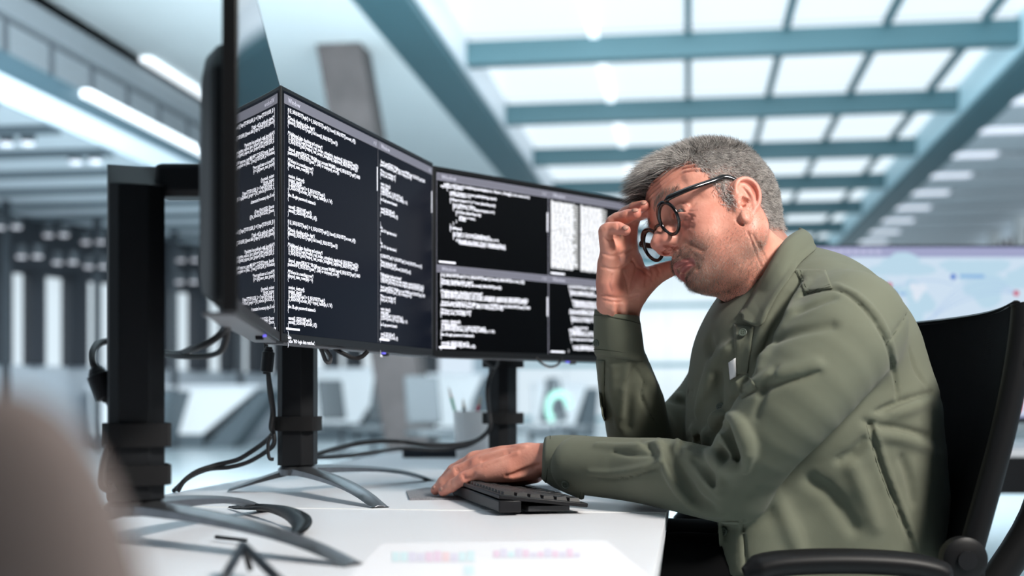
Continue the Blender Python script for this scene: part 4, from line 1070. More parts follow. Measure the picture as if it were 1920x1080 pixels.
def sstep(a,b,x): t = np.clip((x-a)/(b-a),0,1); return t*t*(3-2*t)
Ff,Ll,Uu = V[:,0],np.abs(V[:,1]),V[:,2]
# jaw/moustache hair mask
def beardmask(Ff,Ll,Uu):
    low = sstep(-.030,-.056,Uu+.22*(Ff-.085)*-1*0 + (.085-Ff)*.12)      # below the cheek line
    side = sstep(.03,.012,np.abs(Ff-.018))*sstep(.01,-.02,Uu)*sstep(-.09,-.05,Uu)*.8*(Ll>.045)
    neck = sstep(-.135,-.105,Uu)*sstep(-.02,.0,Ff)
    m = np.maximum(low*neck, side)
    m = m*(1-sstep(.026,.018,Ll)*sstep(.100,.106,Ff)*sstep(-.036,-.032,Uu))
    lip = (Ll<.027)&(Ff>.083)&(Uu<-.0445)&(Uu>-.069)
    return m, lip
bm_, lipm = beardmask(Ff,Ll,Uu)
lipf = np.zeros(len(V))
dl_ = np.where(Uu>-.0545, np.abs(Uu+.0490-.002*(Ll>.005))/.0062, np.abs(Uu+.0612)/.0085)
cornerdrop = .0055*(Ll/.026)**2
dl_ = np.where(Uu+cornerdrop>-.0505, np.abs(Uu+cornerdrop+.0460)/.0055, np.abs(Uu+cornerdrop*.4+.0552)/.0066)
def pdist(P_, line):
    b = np.full(len(P_), 9.0)
    for q in line: b = np.minimum(b, np.linalg.norm(P_-q, axis=1))
    return b
def lipmask(P_): return np.maximum(1-sstep(.0038,.0056,pdist(P_,UL)), 1-sstep(.0040,.0056,pdist(P_,LL)))
nearl = (V[:,0]>.07)&(np.abs(V[:,1])<.04)&(V[:,2]<-.03); lipf = np.zeros(len(V)); lipf[nearl] = lipmask(V[nearl])
flush = .75*np.exp(-((Ff-.118)**2+Ll**2*.8+(Uu+.018)**2)/.018**2)+.55*np.exp(-((Ff-.082)**2+(Ll-.040)**2+(Uu+.012)**2)/.022**2)+.5*np.exp(-((Ll-.088)**2+(Ff+.012)**2)/.02**2)
flush += .45*sstep(-.06,-.12,Uu)*sstep(.02,-.06,Ff)
person = thing('person', (cw(.45,1.8,0).x, cw(.45,1.8,0).y, 0), 'seated man in an olive shirt, forehead resting on one hand, other hand over the keyboard', 'person')
hm = poly_in(V[:,0],V[:,2],side).astype(float)*((V[:,2]-.45*(V[:,0]+.05))>-.050)*(np.abs(V[:,1])<.079)*(.45+.45*sstep(.03,.06,V[:,2]))
ATT = {'hairm':hm, 'beard': np.clip(bm_*(1-lipf)*(.10+.85*sstep(.055,.085,V[:,0])*sstep(-.02,-.05,V[:,2]))*.75,0,1), 'lip': lipf, 'flush': np.clip(flush,0,1)}
BODY = [(c2w(h2c(V)), F, ATT)]
# ---------------- eyes
for s in (1,-1):
    c = np.array([.0797,.0350*s,.0082]); r = .0125
    eye = npmesh('eye', *(lambda e: (c2w(h2c(np.array(e.v)+c)), np.array([f if len(f)==4 else f+(f[-1],) for f in e.f])))(MB().ell((0,0,0),(r,r,r),nu=24,nv=16)), mat('eye_white',(.36,.31,.29),.15), person)
    gz = np.array([.93,.28 if s>0 else .05,-.12]); gz/=np.linalg.norm(gz)
    def disc(rad, off, nm, mt):
        a = np.cross(gz,[0,0,1]); a/=np.linalg.norm(a); b = np.cross(gz,a); n=20
        pts = [c+gz*(r*off+.0)] + [c+gz*math.sqrt(max(r*r-rad*rad,0))*(off)+ (a*math.cos(2*PI*k/n)+b*math.sin(2*PI*k/n))*rad for k in range(n)]
        q = MB(); q.add([tuple(p) for p in c2w(h2c(np.array(pts)))],[(0,1+k,1+(k+1)%n) for k in range(n)]); return q.build(nm, mt, eye)
    disc(.0074,1.01,'iris',mat('grey_brown_iris',(.06,.05,.045),.1)); disc(.0028,1.03,'pupil',mat('pupil',(.002,.002,.002),.05))
# ---------------- hair on the scalp
V0,F0 = Vh,F
tri = V0[F0]; cen = tri.mean(1); nrm = np.cross(tri[:,1]-tri[:,0], tri[:,2]-tri[:,0])+np.cross(tri[:,2]-tri[:,0], tri[:,3]-tri[:,0]); ar = np.linalg.norm(nrm,axis=1)*.5; nrm /= (ar*2)[:,None]+1e-12
def scalp(cen): return poly_in(cen[:,0],cen[:,2],side) & (np.abs(cen[:,1])<.0805)
msk = scalp(cen) & (cen[:,2]>-.083)
def sample_pts(mask, n):
    ids = np.where(mask)[0]; pr = ar[ids]/ar[ids].sum(); ch = rng.choice(ids, n, p=pr); a = rng.random((n,1)); b = rng.random((n,1)); q = tri[ch]
    p = (q[:,0]*(1-a)+q[:,1]*a)*(1-b)+(q[:,3]*(1-a)+q[:,2]*a)*b; return p, nrm[ch]
msk0 = (cen[:,2]>-.075)&(np.abs(cen[:,1])<.083)&(cen[:,0]<.11)
p, nn = sample_pts(msk0, 120000)
jit = rng.normal(0,.0035,p.shape); pj = p+jit; low = sstep(.04,-.06,p[:,2])
kk = poly_in(pj[:,0],pj[:,2],side)&(np.abs(p[:,1])<.0800-.0*low)&((pj[:,2]-.45*(pj[:,0]+.05))>-.056)
temple = sstep(.0,.02,p[:,0])*sstep(.062,.040,p[:,2])*(np.abs(p[:,1])>.045)
kk &= rng.random(len(p))>.55*temple; pc = h2c(p); ix = 960+pc[:,0]/pc[:,1]*FPX; iy = HORIZON-pc[:,2]/pc[:,1]*FPX
kk &= ~((ix>1395)&(iy > 424+rng.normal(0,5,len(p))+.0*(ix-1463))); p, nn = p[kk], nn[kk]
fr = sstep(.0,.085,p[:,0]); top = sstep(.075,.115,p[:,2]); sidey = 1-top
front = sstep(.045,.088,p[:,0])*sstep(.055,.075,p[:,2])
ln = .0065+.009*top+.024*front+ .004*rng.random(len(p)); ln *= .75+.5*rng.random(len(p))
edge_fade = sstep(-.085,-.03,p[:,2])*.65+.35
ln *= edge_fade
d = nn*(.55+.35*top)[:,None] + np.array([[.55,0,.15]])*(top*.9)[:,None] + np.array([[1.0,0,.45]])*front[:,None]*1.1 + np.array([[-.35,0,-.65]])*(sidey*(1-front)*.9)[:,None]
d += rng.normal(0,.20,(len(p),3))
# clumps
cl = np.sin(p[:,1]*420+p[:,0]*90)[:,None]*np.array([[0,.35,0]])*front[:,None]
d += cl
bend = np.array([[.25,0,-.35]])*front[:,None]+np.array([[.1,0,-.1]])*top[:,None]-nn*.25*(sidey)[:,None]
cn_ = np.sin(p[:,0]*310+p[:,2]*120+2*np.sin(p[:,1]*260))*np.sin(p[:,1]*330+p[:,2]*210)
temple = sstep(.0,.02,p[:,0])*sstep(.062,.040,p[:,2])*(np.abs(p[:,1])>.045)
shade = np.clip(.40+.30*temple+.16*cn_+.28*rng.normal(size=len(p))+.25*sidey*(p[:,0]<.06)+.12*front-.10*(top*(1-front)),0,1)
hd = strands(h2c(p)@M3.T+np.array([0,0,CAMZ]), (d@HR.T)@M3.T, ln*HS, np.full(len(p),.00024)+.00012*rng.random(len(p)), (bend@HR.T)@M3.T*np.ones((len(p),1)), 'hair', M_hair, person, 3, {'shade':shade})
# scalp shadow-coat: short dense under-hair as a thin cap
# stubble
Fc,Lc,Uc = cen[:,0],np.abs(cen[:,1]),cen[:,2]
bmk, lp = beardmask(Fc,Lc,Uc); 
nl = (Fc>.07)&(Lc<.04)&(Uc<-.03); islip = np.zeros(len(cen),bool); islip[nl] = lipmask(cen[nl])>.3
wgt = bmk*(~islip)*(.35+.65*np.maximum(sstep(.045,.075,Fc),sstep(-.05,-.08,Uc)))
mm = (rng.random(len(cen))<wgt)&(cen[:,1]>-.05)
p, nn = sample_pts(mm, 12000)
d = nn*.6+np.array([[.25,0,-.75]])+rng.normal(0,.25,(len(p),3))
dens = beardmask(p[:,0],np.abs(p[:,1]),p[:,2])[0]
must = sstep(-.036,-.042,p[:,2])*sstep(.078,.090,p[:,0])
ln = (.0022+.0028*must+.0018*sstep(.05,.08,p[:,0])*sstep(-.07,-.09,p[:,2]))*(.6+.8*rng.random(len(p)))
darkp = np.clip(.20*np.ones(len(p))+.85*sstep(.096,.070,p[:,0])*sstep(-.10,-.08,p[:,2])+.22*rng.normal(size=len(p)),0,1)
chin = sstep(.055,.075,p[:,0])*sstep(-.085,-.10,p[:,2]); darkp = np.clip(darkp+.35*chin*rng.random(len(p)),0,1)
strands(c2w(h2c(p)), (d@HR.T)@M3.T, ln, np.full(len(p),.00013), np.zeros((len(p),3)), 'stubble', M_stub, person, 2, {'shade':darkp})
# eyebrows
for s in (1,-1):
    q = (Lc<.056)&(Lc>.010)&(cen[:,1]*s>0)&(Fc>.062)&(np.abs(Uc-(.0440-.008*((Lc-.03)/.026)**2))<.0042)
    p, nn = sample_pts(q, 260)
    d = nn*.35+np.array([[-.25,.9*s,.25]])+rng.normal(0,.22,(len(p),3))
    strands(c2w(h2c(p)), (d@HR.T)@M3.T, .006+.004*rng.random(len(p)), np.full(len(p),.00016), np.zeros((len(p),3)), 'eyebrow', M_stub, person, 2, {'shade':np.clip(.45+.2*rng.normal(size=len(p)),0,1)})
# ---------------- glasses (worn, slid down, tilted)
gl = thing('eyeglasses', person.location, 'black round-rimmed eyeglasses worn low on the nose of the man', 'eyeglasses')
M_acet = mat('black_acetate', (.006,.005,.006), .12, coat=.5)
def ringmesh(c, ax, bx, nx, ra, rb, th, sgn_=1):
    secs = []
    for k in range(49):
        a = 2*PI*k/48; o = c+ax*ra*math.cos(a)+bx*rb*math.sin(a); rd = ax*math.cos(a)+bx*math.sin(a); w_ = th*(1+.9*max(0,math.sin(a-sgn_*.35))**3)
        secs.append([o+rd*w_*math.cos(t)+nx*th*.9*math.sin(t) for t in np.linspace(0,2*PI,10,endpoint=False)])
    m = MB(); vs = c2w(h2c(np.array([p for s_ in secs for p in s_]))); n=10
    m.add(vs,[(i*n+k,i*n+(k+1)%n,(i+1)*n+(k+1)%n,(i+1)*n+k) for i in range(48) for k in range(n)]); return m
# lens centres from the photo
cn = HPX(1252,408,1.700); 
gx = np.array([0,1.0,0]);   # towards his left
GP = dict(cn=np.array([.1100,.0410,-.0015]), cf=np.array([.1130,-.029,.0080]))
nfr = np.array([.955,.06,-.29]); nfr/=np.linalg.norm(nfr)
gx = GP['cn']-GP['cf']; gx/=np.linalg.norm(gx); nfr -= gx*(nfr@gx); nfr/=np.linalg.norm(nfr); gy = np.cross(nfr,gx); gy = gy if gy[2]>0 else -gy
frm = MB()
for c in (GP['cn'],GP['cf']):
    q = ringmesh(c,gx,gy,nfr,0.0238,.0225,.0027); frm.add(q.v,q.f)
def htube(m, pts, r, n=8, flat=1.0, sub=6):
    q = crom(pts,sub); rr = np.interp(np.linspace(0,len(pts)-1,len(q)),range(len(pts)),r if hasattr(r,'__len__') else [r]*len(pts))
    m.tube([Vector(v) for v in c2w(h2c(np.array(q)))], list(rr), n, flat=flat)
htube(frm,[GP['cn']+gx*.018+gy*.0185,GP['cn']+gx*.0245+gy*.0175],[.003,.0034])
htube(frm,[GP['cf']-gx*.018+gy*.0185,GP['cf']-gx*.0245+gy*.0175],[.003,.0034])
htube(frm,[GP['cn']-gx*.0225+gy*.006,(GP['cn']+GP['cf'])/2+gy*.0095+nfr*.002,GP['cf']+gx*.0225+gy*.006],[.0028,.0026,.0028])
frm.build('frame', M_acet, gl, smooth=True)
lens = MB()
for c in (GP['cn'],GP['cf']):
    n=32; vs=[c]+[c+gx*.0232*math.cos(2*PI*k/n)+gy*.0222*math.sin(2*PI*k/n) for k in range(n)]
    le = MB(); le.add(c2w(h2c(np.array(vs))),[(0,1+k,1+(k+1)%n) for k in range(n)])
    m_ = mat('lens_glass',(1,1,1),.02)
    if 'lensdone' not in MATS:
        nt = m_.node_tree; nt.nodes.clear(); o_ = nt.nodes.new('ShaderNodeOutputMaterial'); t_ = nt.nodes.new('ShaderNodeBsdfTransparent'); g_ = nt.nodes.new('ShaderNodeBsdfGlossy'); g_.inputs['Roughness'].default_value=.03
        x_ = nt.nodes.new('ShaderNodeMixShader'); x_.inputs[0].default_value=.07; t_.inputs[0].default_value=(.93,.93,.94,1); nt.links.new(t_.outputs[0],x_.inputs[1]); nt.links.new(g_.outputs[0],x_.inputs[2]); nt.links.new(x_.outputs[0],o_.inputs[0]); MATS['lensdone']=m_
    le.build('lens', m_, gl)
for s, c in ((1,GP['cn']),(-1,GP['cf'])):
    tm = MB(); hinge = c+gx*.0245*s+gy*.0175
    ear = np.array([.018,.0800*s,.026]) if s>0 else np.array([.0,-.078,.030])
    q = [hinge-gx*.003*s, hinge+gx*.003*s-nfr*.004, hinge*.66+ear*.34+np.array([0,.006*s,0]), hinge*.3+ear*.7+np.array([0,.004*s,.001]), ear+np.array([.006,0,.0015]), ear+np.array([-.010,-.002*s,-.008]), ear+np.array([-.024,-.006*s,-.030])]
    htube(tm,q,[.0026,.0030,.0027,.0026,.0026,.0024,.0020],12,flat=1.5)
    tm.build('temple', M_acet, gl, smooth=True)
# ================================================================= HANDS
def LL3(t): return L(*t)
def fieldpx(lo, hi, h): return Field(lo, hi, h)
def sline(Fd, pts, r, k, mode='sub', sub=3, off=0.0, taper=True, z0=1.2, z1=2.4):
    out = []
    for (x,y) in crom([(a,b) for a,b in pts], sub):
        a = L(x,y,z0); b = L(x,y,z1); q = Fd.ray(a, b-a, 0, 1)
        if q is not None: out.append(q+(a-b)/np.linalg.norm(a-b)*off)
    n = len(out)
    if n > 1:
        # split at depth jumps
        seg = [out[0]]; segs = []
        for q in out[1:]:
            if np.linalg.norm(q-seg[-1]) > .05: segs.append(seg); seg = []
            seg.append(q)
        segs.append(seg)
        for sg in segs:
            m = len(sg)
            if m > 1: Fd.chain(sg, [r*((.3+.7*math.sin(PI*i/(m-1))) if taper else 1) for i in range(m)], k, mode)
def finger(Fd, pts, rs, k=.006, knuckle=True):
    Fd.chain([L(*p) for p in pts], rs, k, sub=3)
    if knuckle:
        for p, r in zip(pts[1:-1], rs[1:-1]): Fd.ell(L(*p), (r*1.04,)*3, .004)
# ---- right hand (raised to the forehead)
a = L(1105,660,1.9); b = L(1300,370,1.72)
RH = Field((.118,1.735,.030),(.270,1.925,.330),.0013)
RH.chain([L(1152,660,1.875),L(1149,600,1.850),L(1148,575,1.842)],[.0235,.0225,.0215],.01)
RH.chain([L(1172,660,1.885),L(1172,600,1.862),L(1172,575,1.858)],[.0235,.0225,.0210],.01)
mc = [(1143,482,1.812,.0125),(1150,470,1.824,.0135),(1162,462,1.838,.0135),(1178,462,1.852,.013)]
for (x,y,z,r), w0 in zip(mc, ((1148,570,1.838),(1154,568,1.842),(1164,566,1.85),(1172,566,1.858))):
    RH.chain([L(*w0),L((x+w0[0])/2-1,(y+w0[1])/2,(z+w0[2])/2+.004),L(x,y,z)],[.0185,.0155,r],.012,sub=2)
RH.chain([L(1142,565,1.828),L(1138,530,1.820),L(1138,495,1.815)],[.0165,.0165,.0135],.010)
RH.chain([L(1176,568,1.858),L(1190,548,1.850),L(1210,528,1.850),L(1234,513,1.850),L(1262,502,1.852),L(1284,496,1.856)],[.0190,.0215,.0190,.0150,.0118,.0095],.012,sub=3)
RH.ell(L(1182,500,1.862),(.020,.014,.026),.014)
RH.ell(L(1170,520,1.850),(.022,.014,.030),.010)
finger(RH,[(1143,482,1.812),(1136,434,1.800),(1158,428,1.788),(1173,432,1.780)],[.0125,.0100,.0086,.0076])
finger(RH,[(1150,470,1.824),(1150,418,1.818),(1176,406,1.800),(1192,401,1.788)],[.0130,.0105,.0092,.0082])
finger(RH,[(1162,462,1.838),(1168,408,1.838),(1190,392,1.815),(1207,386,1.795)],[.0135,.0108,.0095,.0084])
finger(RH,[(1178,462,1.852),(1186,412,1.858),(1202,400,1.835),(1216,398,1.812)],[.0130,.0105,.0095,.0084])
for pts, r, k in (([(1186,487),(1193,500),(1189,520),(1182,545),(1178,556)],.0011,.004),([(1130,474),(1145,480),(1165,477),(1185,466)],.0010,.004),
    ([(1128,500),(1150,505),(1172,500),(1186,488)],.0009,.004),([(1128,553),(1150,558),(1175,558),(1196,553)],.0012,.004),([(1130,562),(1155,567),(1194,561)],.0008,.003),
    ([(1168,510),(1176,530),(1178,548)],.0008,.004),([(1148,515),(1142,532),(1146,545)],.0008,.004),([(1205,505),(1212,518),(1210,535)],.0009,.004),([(1216,500),(1224,512),(1222,524)],.0009,.004),([(1228,498),(1236,508),(1234,516)],.0008,.003),
    ([(1134,446),(1142,450),(1152,447)],.0010,.003),([(1158,418),(1160,426),(1158,434)],.0006,.002),([(1176,396),(1178,404),(1177,412)],.0006,.002),([(1193,500),(1206,507),(1217,517)],.0008,.004)):
    sline(RH, pts, r, k)
sline(RH,[(1160,575),(1158,590),(1157,602)],.0035,.006,'sub'); sline(RH,[(1150,572),(1149,600)],.0025,.008,'add',off=-.001); sline(RH,[(1170,572),(1170,600)],.0025,.008,'add',off=-.001)
V,F = RH.mesh(); V = relax(V,F,1,.35)
def flushtips(V, tips, rad=.016, s_=.6):
    f = np.full(len(V),.03)
    for t in tips: f = np.maximum(f, s_*np.exp(-((V-L(*t))**2).sum(1)/rad**2))
    return f
BODY.append((c2w(V),F,{'flush':flushtips(V,[(1174,432,1.78),(1194,401,1.788),(1209,386,1.795),(1216,398,1.812),(1145,540,1.82),(1200,520,1.84)])}))
# ---- left hand (over the keyboard)
LH = Field((-.165,1.84,-.170),(.125,2.09,-.035),.0013)
LH.chain([L(1110,872,1.84),L(1060,866,1.865),L(1018,859,1.885),L(990,857,1.90)],[.027,.0255,.0235,.0215],.01)
LH.chain([L(1110,872,1.865),L(1060,868,1.89),L(1018,862,1.915),L(990,860,1.93)],[.027,.0255,.0235,.0215],.01)
kn = [(906,885,1.912,.0120),(897,872,1.935,.0138),(890,864,1.958,.0145),(894,862,1.982,.0140)]
wr = [(995,868,1.892),(992,860,1.905),(990,857,1.922),(992,858,1.938)]
for (x,y,z,r), w0 in zip(kn,wr):
    LH.chain([L(*w0),L((x+w0[0])/2,(y+w0[1])/2-4,(z+w0[2])/2),L(x,y,z)],[.0195,.0170,r],.012,sub=2)
LH.chain([L(1000,876,1.895),L(960,884,1.892),L(918,890,1.905)],[.0185,.0165,.0125],.010)
LH.chain([L(1000,884,1.925),L(965,893,1.945),L(930,900,1.965),L(900,905,1.975)],[.0190,.0165,.0120,.0100],.010,sub=2)
finger(LH,[(906,885,1.912),(871,897,1.925),(848,911,1.943),(831,922,1.956)],[.0120,.0102,.0090,.0078])
finger(LH,[(897,872,1.935),(858,885,1.952),(834,905,1.965),(817,919,1.975)],[.0135,.0110,.0096,.0082])
finger(LH,[(890,864,1.958),(852,883,1.985),(832,904,1.997),(819,917,2.003)],[.0140,.0112,.0096,.0084])
finger(LH,[(894,862,1.982),(862,880,2.012),(846,900,2.025),(836,912,2.033)],[.0135,.0110,.0096,.0084])
for pts, r in (([(965,842),(930,850),(903,857)],.0022),([(970,850),(935,862),(908,873)],.0016),([(985,838),(950,838),(925,842)],.0016)): sline(LH,pts,r,.007,'add',off=-.0006)
for pts, r in (([(952,851),(925,858),(905,865)],.0018),([(1000,880),(975,888),(950,893)],.0020),([(890,890),(882,896),(872,899)],.0012),([(1010,872),(985,880),(960,890)],.0016),([(880,868),(868,876),(856,887)],.0016)): sline(LH,pts,r,.006)
for x,y in ((871,893),(857,880),(849,908)): 
    for d in (-2.5,0,2.5): sline(LH,[(x+d-2,y-3),(x+d+1,y+4)],.0006,.0015,taper=False)
V,F = LH.mesh(); V = relax(V,F,1,.35)
BODY.append((c2w(V),F,{'flush':flushtips(V,[(831,922,1.956),(817,919,1.975),(897,872,1.935),(871,897,1.925)],.014,.5)}))
# fingernails
M_nail = mat('fingernail', (.52,.27,.21), .35)
def nail(Fd, px, py, rx, ry, z0=1.5):
    a = L(px,py,z0); b = L(px,py,2.4); q = Fd.ray(a,b-a,0,1)
    if q is None: return
    n_ = Fd.grad(q); t = np.cross(n_,[0,0,1]); t/=np.linalg.norm(t); u = np.cross(n_,t)
    m = MB(); n=14; vs=[q+n_*.0009]+[q+t*rx*math.cos(2*PI*k/n)+u*ry*math.sin(2*PI*k/n)+n_*.0003 for k in range(n)]
    m.add(c2w(np.array(vs)),[(0,1+k,1+(k+1)%n) for k in range(n)]); m.build('fingernail', M_nail, person, smooth=True, solid=.0004)
nail(RH,1173,427,.0050,.0038); nail(RH,1191,394,.0055,.0036); nail(RH,1207,380,.0048,.0034)
nail(LH,827,918,.0050,.0036); nail(LH,813,914,.0046,.0034)
# hidden torso core joins head and hands into one figure
TC = Field((.05,1.6,-.34),(.65,2.12,.14),.008)
TC.chain([L(1440,520,1.80),L(1490,600,1.81),L(1520,760,1.82),L(1545,960,1.82),L(1550,1100,1.82)],[.03,.07,.11,.12,.12],.03)
TC.chain([L(1500,600,1.80),L(1585,615,1.68),L(1500,745,1.66),L(1375,905,1.72),L(1150,880,1.82),L(1060,868,1.87)],[.06,.045,.042,.035,.030,.022],.02)
TC.chain([L(1450,610,1.86),L(1405,660,1.98),L(1310,780,1.99),L(1215,865,1.965),L(1175,720,1.90),L(1160,640,1.87)],[.06,.045,.04,.034,.028,.020],.02)
V,F = TC.mesh(); BODY.append((c2w(V),F,None))
# ================================================================= SHIRT
SH = Field((.04,1.50,-.335),(.715,2.14,.265),.0031)
def tch(dl, rr, k):
    pts = [(1556,1130,.165),(1560,1000,.162),(1552,900,.166),(1522,790,.182),(1512,700,.168),(1513,636,.130),(1506,582,.084),(1474,538,.056)]
    out = []; rs = []
    for x,y,r in pts:
        q = L(x,y,1.83); q[1] += dl*min(1,r/.15); out.append(q); rs.append(r*rr)
    SH.chain(out, rs, k, sub=3)
tch(0,1.0,.0); tch(-.038,.90,.03); tch(.055,.95,.03)
# shoulders
SH.chain([L(1490,568,1.80),L(1545,584,1.72),L(1592,612,1.655)],[.054,.064,.071],.05)
SH.chain([L(1470,570,1.84),L(1430,610,1.92),L(1402,655,1.985)],[.060,.064,.066],.05)
SH.chain([L(1440,925,1.72),L(1432,1000,1.715),L(1428,1130,1.71)],[.050,.060,.060],.05)
# near sleeve
SH.chain([L(1594,612,1.650),L(1566,650,1.615),L(1498,740,1.595),L(1428,826,1.615),L(1376,910,1.660)],[.073,.073,.064,.056,.048],.013,sub=3)
SH.chain([L(1376,912,1.660),L(1340,908,1.685),L(1250,888,1.740),L(1180,880,1.795),L(1085,872,1.850)],[.049,.050,.0500,.0465,.0440],.014,sub=3)
# far sleeve
SH.chain([L(1400,660,1.985),L(1330,765,2.0),L(1222,862,1.970)],[.066,.060,.052],.03,sub=3)
SH.chain([L(1218,868,1.968),L(1200,820,1.945),L(1188,760,1.925),L(1172,705,1.895),L(1161,655,1.872)],[.050,.0510,.0490,.0430,.0350],.012,sub=3)
def ridge(pts, r, k=.010, off=.0005, **q): sline(SH, pts, r, k, 'add', off=off, **q)
def groove(pts, r, k=.008, off=-.0012, **q): sline(SH, pts, r, k, 'sub', off=off, **q)
# elbow folds
ridge([(1234,824),(1241,845),(1248,866),(1267,904),(1292,941),(1324,961),(1352,966)],.0105,.006)
groove([(1252,840),(1262,868),(1282,900),(1305,930),(1335,948)],.0095,.010)
ridge([(1270,826),(1276,840),(1290,856),(1311,872),(1327,897),(1346,925)],.0095,.008)
ridge([(1292,812),(1300,806),(1306,816),(1300,838)],.0080,.006)
groove([(1302,834),(1309,828),(1314,820)],.0080,.003,off=-.004)
groove([(1300,862),(1318,878),(1334,896),(1345,916)],.0085,.006,off=-.003)
groove([(1278,850),(1272,838),(1284,828),(1296,822)],.0060,.006,off=-.002)
groove([(1340,842),(1352,850),(1366,858)],.0080,.010,off=-.002)
ridge([(1322,810),(1325,835),(1334,858),(1360,876),(1388,882)],.0080,.010)
ridge([(1320,812),(1336,806),(1352,810),(1370,812)],.0070,.008)
groove([(1350,803),(1364,806),(1378,822),(1386,846),(1388,870)],.0145,.003,off=-.010)
ridge([(1338,802),(1346,784),(1364,778),(1384,794),(1398,822),(1403,850),(1398,884)],.0130,.006,off=.004)
groove([(1352,838),(1358,856),(1352,870)],.0060,.008)
ridge([(1348,885),(1352,910),(1350,930)],.0045,.008)
# forearm folds
groove([(1104,893),(1150,896),(1193,889),(1241,874)],.0032,.004); ridge([(1104,886),(1150,888),(1193,881),(1238,866)],.0045,.007)
groove([(1150,846),(1190,853),(1235,852)],.0030,.006); ridge([(1120,834),(1160,838),(1200,836),(1232,830)],.0045,.010)
groove([(1200,826),(1215,836),(1228,852)],.0030,.006)
# upper arm folds
groove([(1376,748),(1400,735),(1440,722),(1490,708),(1534,696)],.0060,.010); ridge([(1380,736),(1420,716),(1470,700),(1530,684)],.0055,.016)
groove([(1492,588),(1520,574),(1560,560)],.0035,.012)
groove([(1420,668),(1455,640),(1500,622),(1560,612)],.0035,.014)
groove([(1500,519),(1484,545),(1466,575),(1448,612),(1434,650)],.0120,.008); ridge([(1490,512),(1470,545),(1446,590),(1428,630),(1410,672)],.0080,.012)
ridge([(1510,535),(1492,570),(1478,600),(1450,640),(1425,690)],.0080,.016)
groove([(1452,690),(1430,740),(1418,780)],.0030,.010)
# armhole seam, underarm folds, side seam
groove([(1507,552),(1535,546),(1562,542),(1585,550),(1604,564),(1635,597),(1660,640),(1672,680),(1680,720),(1681,742)],.0032,.004,taper=False,sub=6)
ridge([(1568,533),(1608,553),(1642,588),(1668,634),(1680,680)],.0035,.006)
groove([(1640,772),(1665,764),(1700,752),(1748,735)],.0055,.006); ridge([(1672,776),(1700,768),(1745,752)],.0060,.012)
groove([(1620,790),(1650,800),(1690,806),(1740,818)],.0040,.010); ridge([(1640,815),(1690,822),(1748,842)],.0055,.014)
groove([(1700,640),(1715,690),(1735,722)],.0030,.008)
groove([(1700,585),(1690,605),(1674,628),(1668,640)],.0020,.003)
groove([(1630,795),(1641,835),(1652,872),(1668,915),(1690,970),(1716,1035)],.0034,.005,taper=False,sub=8)
ridge([(1640,795),(1651,835),(1662,872),(1678,915),(1700,970),(1726,1035)],.0035,.005)
groove([(1575,862),(1600,850),(1618,826)],.0050,.014); groove([(1520,900),(1560,930),(1600,990)],.0035,.02); ridge([(1600,880),(1620,930),(1640,985)],.0050,.02)
groove([(1690,860),(1705,900),(1712,940)],.0035,.014); ridge([(1455,930),(1480,990),(1500,1040)],.0050,.02)
# chest folds
groove([(1330,640),(1345,700),(1350,750)],.0050,.02); ridge([(1385,640),(1350,670),(1325,720),(1310,770)],.0070,.02)
groove([(1392,975),(1396,1020),(1400,1075)],.0022,.0015,taper=False)
ridge([(1362,655),(1340,690),(1322,740)],.0045,.014)
# far sleeve folds
groove([(1191,690),(1207,716),(1202,742),(1214,768),(1233,798)],.0028,.004); ridge([(1180,690),(1172,730),(1166,780)],.0065,.014)
ridge([(1210,690),(1220,715),(1226,735)],.0070,.010); groove([(1133,684),(1133,735),(1134,788)],.0018,.0015,taper=False)
groove([(1246,722),(1270,728),(1300,738)],.0035,.008); groove([(1240,745),(1262,752),(1285,758)],.0040,.008); ridge([(1240,735),(1265,740),(1290,747)],.0045,.008)
ridge([(1150,690),(1150,740),(1160,800)],.0040,.012); groove([(1188,690),(1180,740),(1178,800)],.0030,.014)
# neck opening
SH.chain([L(1372,500,1.81),L(1400,530,1.80),L(1425,548,1.80)],[.046,.046,.044],.003,'sub')
V,F = SH.mesh(); V = relax(V,F,1,.4)
shirt = npmesh('shirt', c2w(V), F, M_shirt, person)
def patch(Fd, quad, nu, nv, off, thick, name, m, par, wob=0.0, fall=None):
    """thin cloth piece lying on a modelled surface; quad: 4 pixel corners"""
    q = [np.array(p,float) for p in quad]; top = []; 
    lastd = None; pts = np.zeros((nu+1,nv+1,3)); ok = np.zeros((nu+1,nv+1),bool)
    for i in range(nu+1):
        for j in range(nv+1):
            u,v = i/nu,j/nv; p = (q[0]*(1-u)+q[1]*u)*(1-v)+(q[3]*(1-u)+q[2]*u)*v
            a = L(p[0],p[1],1.3); b = L(p[0],p[1],2.4); h = Fd.ray(a,b-a,0,1)
            if h is not None: pts[i,j] = h+(a-b)/np.linalg.norm(a-b)*off; ok[i,j] = True
    if not ok.any(): return None
    dmean = np.median(pts[ok][:,1])
    for i in range(nu+1):
        for j in range(nv+1):
            if not ok[i,j] or abs(pts[i,j][1]-dmean) > .07:
                u,v = i/nu,j/nv; p = (q[0]*(1-u)+q[1]*u)*(1-v)+(q[3]*(1-u)+q[2]*u)*v; pts[i,j] = L(p[0],p[1],dmean)
    vs = pts.reshape(-1,3); fs = [(i*(nv+1)+j,(i+1)*(nv+1)+j,(i+1)*(nv+1)+j+1,i*(nv+1)+j+1) for i in range(nu) for j in range(nv)]
    return MB().add(c2w(vs),fs).build(name,m,par,smooth=True,solid=thick)
